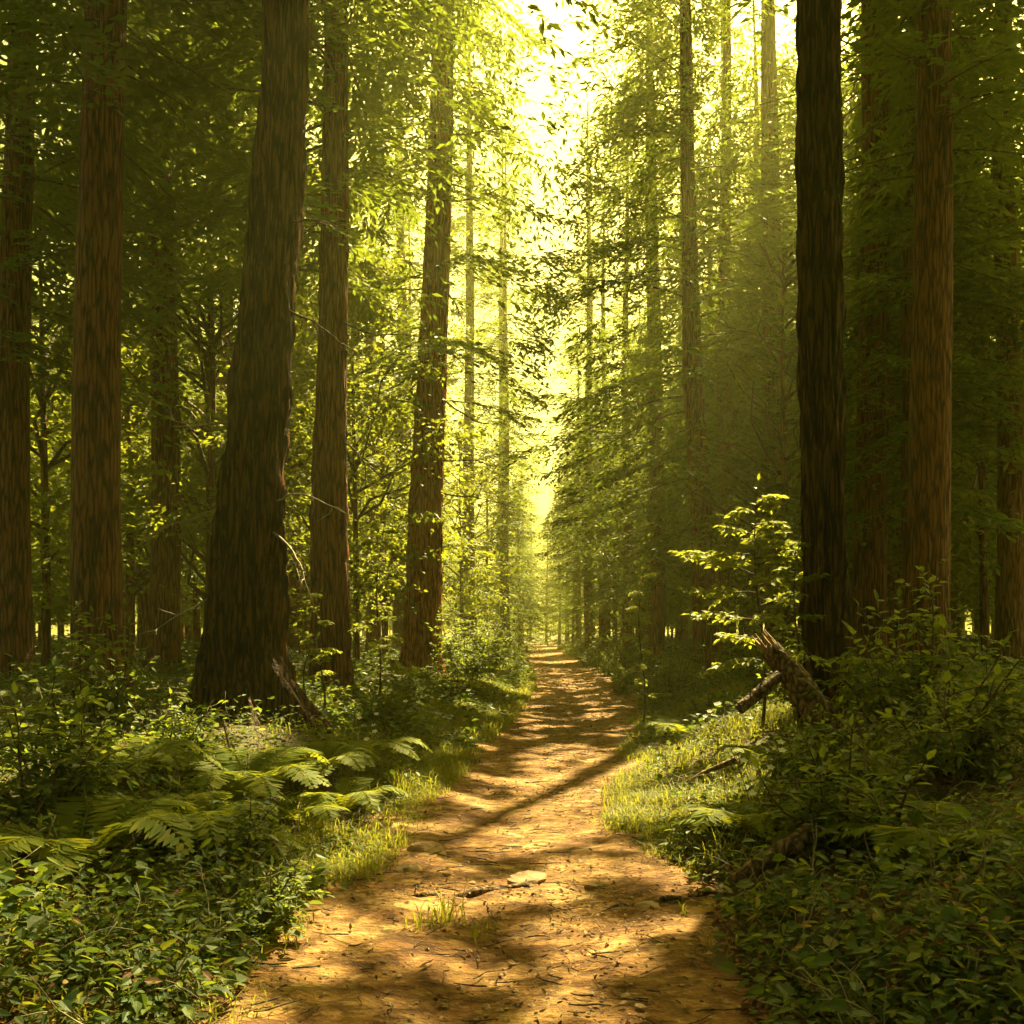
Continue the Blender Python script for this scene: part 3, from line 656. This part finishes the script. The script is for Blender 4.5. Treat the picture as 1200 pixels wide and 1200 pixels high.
# ferns
def fern_mesh(n, L, mat):
    mb = MB()
    for i in range(n):
        az = i*2*PI/n+rng.normal(0, .25); l = L*rng.uniform(.7, 1.15); up = rng.uniform(.7, 1.25)
        t = np.linspace(0, 1, 16); r = l*t*.85; z = l*(up*t-.80*up*t**2.7)*.85
        bend = rng.normal(0, .15)*l*t*t
        P = np.stack([math.cos(az)*r-math.sin(az)*bend, math.sin(az)*r+math.cos(az)*bend, z+.02], 1)
        tube(mb, P, np.linspace(.006, .0015, 16), 4, 0)
        tt = np.linspace(.14, .99, 24); A = np.stack([np.interp(tt, t, P[:, k]) for k in range(3)], 1)
        T = unit(np.stack([np.interp(tt, t, np.gradient(P[:, k])) for k in range(3)], 1)); S = unit(np.cross(T, [0, 0, 1.0])); Nn = np.cross(S, T)
        pl = l*.26*np.sin(PI*(.12+.86*tt))**.8+.015
        for s in (1, -1):
            quads(mb, A, S*s+T*.45-Nn*.18+rng.normal(0, .05, A.shape), Nn+rng.normal(0, .15, A.shape), pl*rng.uniform(.9, 1.1, len(pl)), l*.055, 0, .02)
    return mb.mesh('fern', [mat])
KEEP_F = []
FM = [fern_mesh(11, .62, M_FERN), fern_mesh(9, .5, M_FERN), fern_mesh(13, .75, M_FERN)]
for k, (px, d, s, lab) in enumerate((
    (375, 8.6, 1.0, 'bright fern with arching fronds highest on the left bank'), (335, 8.2, 1.0, 'sunlit fern below the massive tree roots'), (290, 7.6, 1.0, 'yellow-green fern at left of the sunlit ferns'),
    (400, 7.9, .9, 'sunlit fern beside the path edge on left bank'), (350, 7.3, .9, 'fern hanging forward from the left bank'), (420, 9.4, .9, 'small fern between the bright fern and the path'),
    (255, 7.0, 1.0, 'dark fern at left in front of the massive trunk'), (300, 6.2, .9, 'dark fern low in the bottom left'), (215, 6.2, 1.0, 'dark fern at the left front'), (455, 11, .8, 'small fern at the path edge beyond the sunlit ferns'),
    (480, 14, 1.0, 'fern in front of the sunlit red-brown trunk'), (545, 20, 1.1, 'fern on the sunny left verge'), (890, 9, .9, 'fern beside the broken log'), (930, 7.6, .9, 'dark fern below the broken log'),
    (800, 12.5, .9, 'fern on the right bank by the wide bush'), (770, 15, 1.0, 'fern at right path edge in the shade'), (955, 6.2, .9, 'dark fern above mossy log'), (870, 6.6, .8, 'fern right of the path near mossy log'),
    (160, 7.4, 1.1, 'shaded fern far left of massive trunk'), (1040, 7, 1.1, 'shaded fern at the far right'), (90, 5.4, 1.1, 'dark fern in the far left foreground'), (1090, 5.2, 1.1, 'dark fern in the far right foreground'))):
    o = bpy.data.objects.new('fern', FM[k % 3]); COL.objects.link(o); o.location = base(px, d); o.rotation_euler = (0, 0, rng.uniform(0, 6)); o.scale = (s*(1.12 if k < 6 else 1),)*3
    if k < 6: KEEP_F.extend([(o.location.x, o.location.y), (o.location.x-.25, o.location.y-.1), (o.location.x+.25, o.location.y-.1), (o.location.x, o.location.y-.35)])
    tag(o, lab, 'fern', 'ferns on the banks')
# white wildflowers
def flower(px, d, n, H, label):
    KEEP_F.append((wx(px, d), d)); t = thing('wildflower', label, 'flower', base(px, d), 'white wildflowers'); st = MB(); fl = MB(); lf = MB()
    for i in range(n):
        pts = wander((rng.normal(0, .08), rng.normal(0, .08), 0), (rng.normal(0, .35), rng.normal(0, .35)-.2, 1), H*rng.uniform(.7, 1.1), 6, .1, .1); tube(st, pts, np.linspace(.004, .002, 7), 4)
        stem_leaves(lf, pts[:5], 5, .06, .03)
        a = np.arange(5)/5*2*PI; c = pts[-1]
        D = np.stack([np.cos(a), np.sin(a)*.8-.2, np.sin(a)*.5+.2], 1)
        leaves(fl, np.repeat(c[None], 5, 0), D, np.array([[0, -.7, .8]]).repeat(5, 0), .036, .028)
    st.obj('stem', [M_TWIG], t); lf.obj('foliage', [M_BUSH], t); fl.obj('blossom', [M_PETAL], t)
for px, d, n, H, lab in ((455, 12, 8, .75, 'cluster of white flowers right of the reddish trunk foot'), (440, 10.8, 4, .5, 'few white flowers above the ferns, beside path'), (890, 7.4, 5, .5, 'white flowers on the right bank below the broken log'),
                         (875, 7.1, 4, .42, 'white flowers left of other blooms on the right bank'), (912, 7.6, 5, .5, 'white flowers on the right bank, closest to right-hand trunk'), (845, 11.5, 5, .6, 'tiny white flowers by the sunny bushes')):
    flower(px, d, n, H, lab)

# ------------------------------------------------------------------ logs, stones, roots
def log(name, label, cat, pts, rad, seg=22, snag=True, group=None):
    pts = np.asarray(pts, float); o = pts[0].copy(); t = thing(name, label, cat, tuple(o), group)
    s = np.linspace(0, 1, 26); k = np.linspace(0, 1, len(pts))
    P = np.stack([np.interp(s, k, pts[:, i]) for i in range(3)], 1)-o
    P[1:-1] += rng.normal(0, rad[0]*.035, (24, 3)); Rr = np.interp(s, np.linspace(0, 1, len(rad)), rad)
    mb = MB(); tube(mb, P, Rr, seg, 0, True, .11); mb.obj('trunk', [M_LOG], t)
    if snag:
        sp = MB(); T = unit(P[-1]-P[-3]); A = unit(np.cross(T, [0, 1, 0.2])); B = np.cross(T, A)
        for i in range(20):
            a = rng.uniform(0, 6.28); b = P[-1]-T*.05+(A*math.cos(a)+B*math.sin(a))*Rr[-1]*rng.uniform(.3, .9)
            L = rng.uniform(.08, .26); tube(sp, np.array([b, b+T*L*.5, b+T*L+A*rng.normal(0, .015)]), [.022, .016, .003], 5)
        sp.obj('splintered_end', [M_HEART], t)
    return t
def hit(px, py, dz=0.0):
    for d in np.arange(3.2, 60, .03):
        if wz(py, d) < gh(wx(px, d), d)+dz: return d
    return 60
KEEPOUT = []
def H3(px, py, dz, r=.22):
    d = hit(px, py, dz); p = (wx(px, d), d, wz(py, d)); KEEPOUT.append((p[0], p[1], r)); return p
def P3(px, py, d): return (wx(px, d), d, wz(py, d))
lg = log('broken_log', 'thick broken log with splintered top leaning on the right bank', 'log', [P3(985, 880, 8.6), P3(960, 838, 8.7), P3(932, 795, 8.8), P3(902, 760, 8.9)], [.155, .14, .115, .09])
dead_branch(lg, np.array(P3(925, 790, 8.75))-np.array(P3(985, 880, 8.6)), (-.2, -.2, -1), .25, .012, M_DEAD, 1, 'twig')
dead_branch(lg, np.array(P3(935, 795, 8.65))-np.array(P3(985, 880, 8.6)), (.8, -.3, -.2), .45, .014, M_DEAD, 2, 'twig')
log('fallen_branch', 'dead branch propped against the broken log', 'branch', [P3(866, 832, 8.5), P3(890, 812, 8.55), P3(914, 792, 8.6)], [.05, .055, .05], 12, False, 'fallen branches')
log('mossy_log', 'long dark mossy branch lying on the right bank near the bottom', 'log', [H3(862, 1030, .05), H3(880, 1018, .12), H3(905, 1004, .18), H3(930, 990, .2, .3), H3(950, 972, .2, .3), H3(1010, 930, .2)], [.03, .045, .055, .06, .055, .065], 16, False)
log('fallen_branch', 'forked twig lying on the sunny right bank', 'branch', [H3(802, 918, .1, .3), H3(825, 905, .15, .3), H3(862, 890, .2, .3)], [.012, .02, .03], 10, False, 'fallen branches')
log('fallen_branch', 'thin grey stick in the left undergrowth below the trunk', 'branch', [P3(262, 845, 8.4), P3(270, 880, 8.2), P3(276, 905, 8.0)], [.012, .012, .015], 8, False, 'fallen branches')
def stone(px, d, sx, sy, sz, label, seed):
    bm = MB(); r_ = np.random.default_rng(seed); nu, nv = 26, 14
    u = np.arange(nu)/nu*2*PI; v = np.linspace(-.5*PI, .5*PI, nv)
    D = np.stack([np.outer(np.cos(v), np.cos(u)), np.outer(np.cos(v), np.sin(u)), np.outer(np.sin(v), np.ones(nu))], -1)
    q = np.ones((nv, nu))
    for k in range(9):
        w = unit(r_.normal(0, 1, 3)); q = np.minimum(q, r_.uniform(.62, .95)/np.maximum(D@w, .05))
    for k in range(5): q += .03*np.sin(D@r_.normal(0, 4, 3)+k)
    V = (D*q[..., None]*np.array([sx, sy, sz])).reshape(-1, 3)
    i = np.arange(nv-1)[:, None]*nu; j = np.arange(nu)[None]; kk = (j+1) % nu
    bm.add(V, np.stack([i+j, i+kk, i+nu+kk, i+nu+j], -1).reshape(-1, 4), 0, False)
    x, y, z = base(px, d); o = bm.obj('stone', [M_STONE], None, (x, y, z+.03)); o.rotation_euler = (0, 0, r_.uniform(-.3, .3)); tag(o, label, 'stone', 'stones on the path')
for i, (px, d, sx, sy, sz, lab) in enumerate((
    (500, 6.9, .17, .14, .075, 'flat brown stone on the left half of the path'), (622, 6.15, .16, .12, .07, 'sunlit flat stone in the middle near the bottom'), (478, 6.3, .10, .08, .05, 'small stone left of the sunlit flat stone'),
    (560, 8.6, .09, .07, .035, 'little stone in the centre of the sunny patch'), (700, 9.3, .08, .06, .03, 'little stone by the right grass edge'), (655, 13, .10, .08, .04, 'small stone mid-way along the path'),
    (690, 17, .10, .08, .04, 'small stone where path narrows'), (600, 7.6, .06, .05, .03, 'pebble near the middle of the path'), (700, 6.0, .09, .07, .04, 'small stone near the bottom right of path'), (760, 5.5, .10, .07, .04, 'stone at right bottom edge of the path'))):
    stone(px, d, sx, sy, sz, lab, 40+i)
def root(pp, r, label):
    pts = np.array([(wx(px, d), d, gh(wx(px, d), d)+dz) for px, d, dz in pp]); o = pts[0].copy()
    s = np.linspace(0, 1, 30); k = np.linspace(0, 1, len(pts)); P = np.stack([np.interp(s, k, pts[:, i]) for i in range(3)], 1)-o
    P += .012*np.stack([0*s, np.sin(s*17), np.sin(s*23)], 1)
    mb = MB(); tube(mb, P, r*(1-.6*np.abs(s*2-1)**2), 10, 0, True, .08); tag(mb.obj('tree_root', [M_LOG], None, tuple(o)), label, 'root', 'roots crossing the path')
root([(480, 5.75, -.01), (540, 5.8, .0), (590, 5.95, .012), (640, 6.05, -.01), (690, 5.9, -.02)], .026, 'thin root crossing the path beside the sunlit flat stone')
root([(660, 5.35, -.02), (720, 5.5, .0), (790, 5.6, .015), (850, 5.7, .0)], .024, 'root at the bottom right of the path')
root([(470, 10.5, .0), (520, 10.8, .02), (560, 11.6, .01), (580, 12.0, -.03)], .03, 'root running out of the left bank onto path')

# ------------------------------------------------------------------ ground, path, cover
ys = np.concatenate([np.arange(-6, 3, .5), np.arange(3, 14, .08), np.arange(14, 40, .25), np.arange(40, 100, 1.5), np.arange(100, 400, 15), [400]])
tx = np.concatenate([-np.geomspace(200, 6.1, 40), np.linspace(-6, 6.5, 160), np.geomspace(6.6, 200, 40)])
X, Y = np.meshgrid(tx, ys); X = X+path_c(Y)*np.exp(-np.abs(X)/60)
Z = ground_h(X, Y)+.012*wob(X, Y, 9, 4)*(edge_u(X, Y) > .1)
nY, nX = X.shape
i = np.arange(nY-1)[:, None]*nX; j = np.arange(nX-1)[None]
F = np.stack([i+j, i+j+1, i+nX+j+1, i+nX+j], -1).reshape(-1, 4)
g = MB(); g.add(np.stack([X, Y, Z-.02], -1).reshape(-1, 3), F, 0, True)
go = g.obj('ground', [M_SOIL]); tag(go, 'dark mossy forest floor rising in banks either side of the path', None, None, 'structure')
yp = np.concatenate([np.arange(-5, 3, .3), np.arange(3, 16, .05), np.arange(16, 45, .15), np.arange(45, 170, 1.0)])
tp = np.linspace(-1, 1, 90)
TX, TY = np.meshgrid(tp, yp); PX = path_c(TY)+TX*(path_w(TY)+.45)
E = edge_u(PX, TY)
PZ = ground_h(PX, TY)+.008-.10*np.clip((E-.0)/.3, 0, 1)+.014*wob(PX, TY, 9, 6)+.009*wob(PX, TY, 21, 7)
nY, nX = PX.shape
i = np.arange(nY-1)[:, None]*nX; j = np.arange(nX-1)[None]
F = np.stack([i+j, i+j+1, i+nX+j+1, i+nX+j], -1).reshape(-1, 4)
g = MB(); g.add(np.stack([PX, TY, PZ], -1).reshape(-1, 3), F, 0, True)
tag(g.obj('path', [M_DIRT]), 'orange-brown dirt path winding into the bright gap', None, None, 'structure')

def scatter(n, y0, y1, umin, umax, pw=1.0, fov=.62):
    y = y0*(y1/y0)**(rng.random(n)**pw); side = np.where(rng.random(n) < .5, -1, 1)
    u = umin+(umax-umin)*rng.random(n)**1.6
    x = path_c(y)+side*(path_w(y)+u)
    k = (np.abs(x) < fov*y+1.2) & (edge_u(x, y) > umin*.5)
    return x[k], y[k]
# leafy ground cover
gc = MB()
def cover(n, y0, y1, umax, H, L, nl):
    x, y = scatter(n, y0, y1, .12, umax)
    ok = ~((x > path_c(y)) & (edge_u(x, y) < 2.0) & (y > 7.5) & (y < 17) & (rng.random(len(x)) < .6))
    for a, b in KEEP_F: ok &= ~((np.abs(x-a) < .2) & (y < b+.1) & (y > b-.3))
    for a, b, r in KEEPOUT: ok &= ~((np.abs(x-a) < r) & (y < b+.12) & (y > b-.45))
    x, y = x[ok], y[ok]
    dn = .5+.5*wob(x, y, 1.4, 11)+.35*wob(x, y, 3.7, 12); k = rng.random(len(x)) < np.clip(dn, .12, 1); x, y = x[k], y[k]
    z = ground_h(x, y); hh = H*rng.uniform(.35, 1.15, len(x))*np.clip(edge_u(x, y)/.5, .25, 1)
    m = np.repeat(np.arange(len(x)), nl); a = rng.uniform(0, 2*PI, len(m)); f = rng.uniform(.25, 1, len(m)); r = rng.uniform(.15, 1, len(m))*H*.55
    P = np.stack([x[m]+np.cos(a)*r, y[m]+np.sin(a)*r, z[m]+hh[m]*f], 1)
    D = np.stack([np.cos(a), np.sin(a), rng.normal(-.1, .3, len(m))], 1); Nn = np.array([0, 0, 1.0])+rng.normal(0, .45, (len(m), 3))
    l = L*rng.uniform(.6, 1.4, len(m))
    return P, D, Nn, l
P, D, Nn, l = cover(10500, 3.2, 14, 6.5, .20, .054, 9); 
u = rng.random(len(P))
for m, (a, b), wr, ls in ((0, (0, .55), .55, 1), (1, (.55, .80), .68, .8), (2, (.80, .92), .30, 1.5), (3, (.92, 1), .5, 1.0)):
    k = (u >= a) & (u < b)
    leaves(gc, P[k], D[k], Nn[k], l[k]*ls, l[k]*ls*wr, m)
P, D, Nn, l = cover(1700, 3.3, 14, 6, .40, .072, 8); u = rng.random(len(P)); k = u < .6; leaves(gc, P[k], D[k], Nn[k], l[k], l[k]*.42, 1); leaves(gc, P[~k], D[~k], Nn[~k], l[~k]*1.0, l[~k]*.7, 0)
for i in range(900):
    x, y = scatter(1, 3.4, 13, .2, 5.5)
    if len(x): tube(gc, wander((x[0], y[0], gh(x[0], y[0])), (rng.normal(0, .5), rng.normal(0, .5), 1), rng.uniform(.15, .5), 5, .2, .4), np.linspace(.004, .0015, 6), 4, 4)
P, D, Nn, l = cover(9000, 12, 34, 14, .34, .105, 8); quads(gc, P, D, Nn, l, l*.55)
P, D, Nn, l = cover(7000, 30, 95, 34, .5, .22, 7); quads(gc, P, D, Nn, l, l*.55)
tag(gc.obj('ground_cover', [M_COVER, M_BUSH, M_FERN, M_LITTER, M_DEAD]), 'low leafy ground cover carpeting both banks', 'ground cover', None, 'stuff')
# grass
gr = MB()
def blades(n, y0, y1, u0, u1, H, W, clump=14):
    x, y = scatter(n, y0, y1, u0, u1)
    k = rng.random(len(x)) < np.clip(.35+.8*wob(x, y, 1.1, 21), .04, 1); x, y = x[k], y[k]
    x = np.repeat(x, clump)+rng.normal(0, .07, len(x)*clump); y = np.repeat(y, clump)+rng.normal(0, .07, len(y)*clump)
    z = ground_h(x, y)-.02; n = len(x); a = rng.uniform(0, 2*PI, n); h = H*rng.uniform(.35, 1.2, n); b = h*rng.uniform(.3, 1.7, n)
    dx, dy = np.cos(a), np.sin(a); w = W*rng.uniform(.7, 1.3, n)
    B = np.stack([x, y, z], 1); S = np.stack([-dy, dx, 0*dx], 1)*w[:, None]*.5
    M1 = B+np.stack([dx*b*.25, dy*b*.25, h*.6], 1); Tt = B+np.stack([dx*b, dy*b, h*(1-.28*b/h)], 1)
    V = np.stack([B-S, B+S, M1+S*.8, M1-S*.8, Tt], 1).reshape(-1, 3); o = np.arange(n)[:, None]*5; n0 = gr.n
    gr.add(V, o+np.array([[0, 1, 2, 3]])); gr.f.append((o+np.array([[3, 2, 4]])+n0, 0, False))
blades(2200, 3.3, 14, -.12, 1.6, .13, .007, 16); blades(1500, 7, 14, -.1, 2.6, .22, .009, 16); blades(2200, 13, 34, -.1, 2.6, .24, .018, 14); blades(1500, 30, 90, -.1, 4, .35, .045, 12)
def verge(n, y0, y1, side, u1, H, W, clump):
    global scatter
    keep = scatter
    def sc(n_, a, b, c, d_):
        y = rng.uniform(y0, y1, n_); x = path_c(y)+side*(path_w(y)-.15+u1*rng.random(n_)**1.3); return x, y
    scatter = sc; blades(n, y0, y1, 0, 0, H, W, clump); scatter = keep
verge(8000, 7.5, 17, 1, 2.7, .17, .009, 16); verge(2400, 12, 32, -1, 1.6, .2, .016, 14); verge(1100, 6, 12, -1, .8, .12, .009, 14)
def tuft(px, d, n, H):
    x0 = wx(px, d); x = x0+rng.normal(0, .05, n); y = d+rng.normal(0, .05, n); z = ground_h(x, y)-.02; a = rng.uniform(0, 2*PI, n); h = H*rng.uniform(.4, 1.1, n); b = h*rng.uniform(.3, 1, n)
    dx, dy = np.cos(a), np.sin(a); B = np.stack([x, y, z], 1); S = np.stack([-dy, dx, 0*dx], 1)*.004
    M1 = B+np.stack([dx*b*.3, dy*b*.3, h*.6], 1); Tt = B+np.stack([dx*b, dy*b, h*.9], 1)
    V = np.stack([B-S, B+S, M1+S*.8, M1-S*.8, Tt], 1).reshape(-1, 3); o = np.arange(n)[:, None]*5; n0 = gr.n
    gr.add(V, o+np.array([[0, 1, 2, 3]])); gr.f.append((o+np.array([[3, 2, 4]])+n0, 0, False))
for px, d, n, H in ((525, 5.3, 40, .26), (500, 5.2, 30, .18), (560, 5.15, 30, .15), (470, 9.0, 50, .35), (430, 8.3, 50, .35), (780, 9.2, 60, .3), (800, 10, 60, .35), (470, 7, 30, .2), (845, 6.2, 40, .3)): tuft(px, d, n, H)
tag(gr.obj('grass', [M_GRASS]), 'thin grass along the verges of the path', 'grass', None, 'stuff')
# leaf litter on the path
li = MB(); n = 13000
y = 3.3*(60/3.3)**rng.random(n); x = path_c(y)+rng.normal(0, .75, n)*path_w(y)
k = rng.random(n) < np.clip(.45+.7*wob(x, y, 1.7, 31), .05, 1); x, y = x[k], y[k]; n = len(x)
P = np.stack([x, y, ground_h(x, y)+.022+rng.random(n)*.012], 1); D = np.concatenate([rng.normal(0, 1, (n, 2)), rng.normal(0, .25, (n, 1))], 1); s = rng.uniform(.02, .055, n)*np.clip(y/14, .8, 2)
leaves(li, P, D, np.array([0, 0, 1.0])+rng.normal(0, .3, (n, 3)), s, s*.55)
x, y = scatter(30000, 3.2, 16, .0, 7); n = len(x); P = np.stack([x, y, ground_h(x, y)+.0+rng.random(n)*.02], 1); D = np.concatenate([rng.normal(0, 1, (n, 2)), rng.normal(0, .3, (n, 1))], 1); s = rng.uniform(.03, .075, n)
leaves(li, P, D, np.array([0, 0, 1.0])+rng.normal(0, .35, (n, 3)), s, s*.5)
for i in range(420):
    y = 3.4*(20/3.4)**rng.random(); x = float(path_c(y))+rng.normal(0, .7)*float(path_w(y)); a = rng.uniform(0, PI); L = rng.uniform(.05, .22)
    z = gh(x, y)+.022; pts = np.array([[x+math.cos(a)*L*(q-.5)+rng.normal(0, .008), y+math.sin(a)*L*(q-.5)+rng.normal(0, .008), z+.006*rng.random()] for q in (0, .33, .66, 1)])
    tube(li, pts, np.array([.003, .004, .003, .002])*rng.uniform(.7, 1.5), 4, 1)
tag(li.obj('leaf_litter', [M_LITTER, M_TWIG]), 'scattered brown fallen leaves and twigs on the path', 'fallen leaves', None, 'stuff')

pb = MB(); n = 2600
y = 3.3*(24/3.3)**rng.random(n); x = path_c(y)+rng.normal(0, .62, n)*path_w(y); k = rng.random(n) < np.clip(.4+.7*wob(x, y, 2.9, 37), .05, 1); x, y = x[k], y[k]; n = len(x)
O = np.array([[1, 0, 0], [.3, .95, 0], [-.9, .5, 0], [-.7, -.7, .1], [.4, -.9, -.1], [.1, .1, .75], [0, 0, -.8]]); FO = np.array([[0, 1, 5], [1, 2, 5], [2, 3, 5], [3, 4, 5], [4, 0, 5], [1, 0, 6], [2, 1, 6], [3, 2, 6], [4, 3, 6], [0, 4, 6]])
r = .006+.016*rng.random(n)**3; a = rng.uniform(0, 6.28, n); Oj = O[None]*(1+rng.normal(0, .18, (n, 7, 1)))
Vx = Oj[..., 0]*np.cos(a)[:, None]-Oj[..., 1]*np.sin(a)[:, None]; Vy = Oj[..., 0]*np.sin(a)[:, None]+Oj[..., 1]*np.cos(a)[:, None]
V = np.stack([Vx*r[:, None]+x[:, None], Vy*r[:, None]+y[:, None], Oj[..., 2]*r[:, None]*.7+(ground_h(x, y)+.016)[:, None]], -1).reshape(-1, 3)
pb.add(V, (np.arange(n)[:, None, None]*7+FO[None]).reshape(-1, 3), 0, False)
tag(pb.obj('pebbles', [M_STONE]), 'small pebbles and crumbs of earth on the path', 'pebbles', None, 'stuff')

# ------------------------------------------------------------------ air
hz, nt, out = new_mat('forest_haze')
pv = N(nt, 'ShaderNodeVolumePrincipled'); pv.inputs['Color'].default_value = (.96, .97, .34, 1); pv.inputs['Density'].default_value = .0014; pv.inputs['Anisotropy'].default_value = .6
nt.links.new(pv.outputs[0], out.inputs['Volume'])
b0, b1 = np.array([-215, -16, -3.0]), np.array([260, 410, 40.0])
V = np.array([[(b0, b1)[a][0], (b0, b1)[b][1], (b0, b1)[c][2]] for a in (0, 1) for b in (0, 1) for c in (0, 1)])
g = MB(); g.add(V, [[0, 1, 3, 2], [4, 6, 7, 5], [0, 4, 5, 1], [2, 3, 7, 6], [0, 2, 6, 4], [1, 5, 7, 3]])
tag(g.obj('haze', [hz]), 'golden sunlit haze filling the wood', 'haze', None, 'stuff')

# ------------------------------------------------------------------ light
w = bpy.data.worlds.new('World'); scene.world = w; w.use_nodes = True; nt = w.node_tree; nt.nodes.clear()
ow = nt.nodes.new('ShaderNodeOutputWorld'); bg = nt.nodes.new('ShaderNodeBackground'); sk = nt.nodes.new('ShaderNodeTexSky')
sk.sky_type = 'NISHITA'; sk.sun_disc = False; sk.sun_elevation = SUN_EL; sk.sun_rotation = SUN_AZ; sk.dust_density = 6.0; sk.air_density = 1.0; sk.ozone_density = .5
mx = nt.nodes.new('ShaderNodeMix'); mx.data_type = 'RGBA'; mx.blend_type = 'MULTIPLY'; mx.inputs[0].default_value = 1.0
mx.inputs[7].default_value = (1.0, .87, .24, 1)
nt.links.new(sk.outputs[0], mx.inputs[6]); nt.links.new(mx.outputs[2], bg.inputs[0]); bg.inputs[1].default_value = .05; nt.links.new(bg.outputs[0], ow.inputs[0])
sl = bpy.data.lights.new('sun', 'SUN'); sl.energy = 5.0; sl.angle = R(.5); sl.color = (1.0, .82, .36)
so = bpy.data.objects.new('sun', sl); COL.objects.link(so); so.rotation_euler = Vector(SUN).to_track_quat('Z', 'Y').to_euler(); so.location = (40, 60, 60)

# ------------------------------------------------------------------ camera
cd = bpy.data.cameras.new('camera'); co = bpy.data.objects.new('camera', cd); COL.objects.link(co)
co.location = (0, 0, CAM_Z); co.rotation_euler = (PI/2, 0, 0)
cd.sensor_width = 36; cd.lens = FOC/1200*36; cd.shift_y = (HOR-600)/1200; cd.clip_end = 2000; cd.clip_start = .05
scene.camera = co
scene.render.engine = 'CYCLES'
cy = scene.cycles
cy.max_bounces = 6; cy.diffuse_bounces = 3; cy.glossy_bounces = 2; cy.transmission_bounces = 3; cy.volume_bounces = 1; cy.transparent_max_bounces = 4
cy.use_denoising = True; cy.sample_clamp_indirect = 6.0; cy.caustics_reflective = False; cy.caustics_refractive = False
vs = scene.view_settings; vs.view_transform = 'Standard'; vs.look = 'None'; vs.gamma = 1.0; vs.use_curve_mapping = False; vs.exposure = 2.6
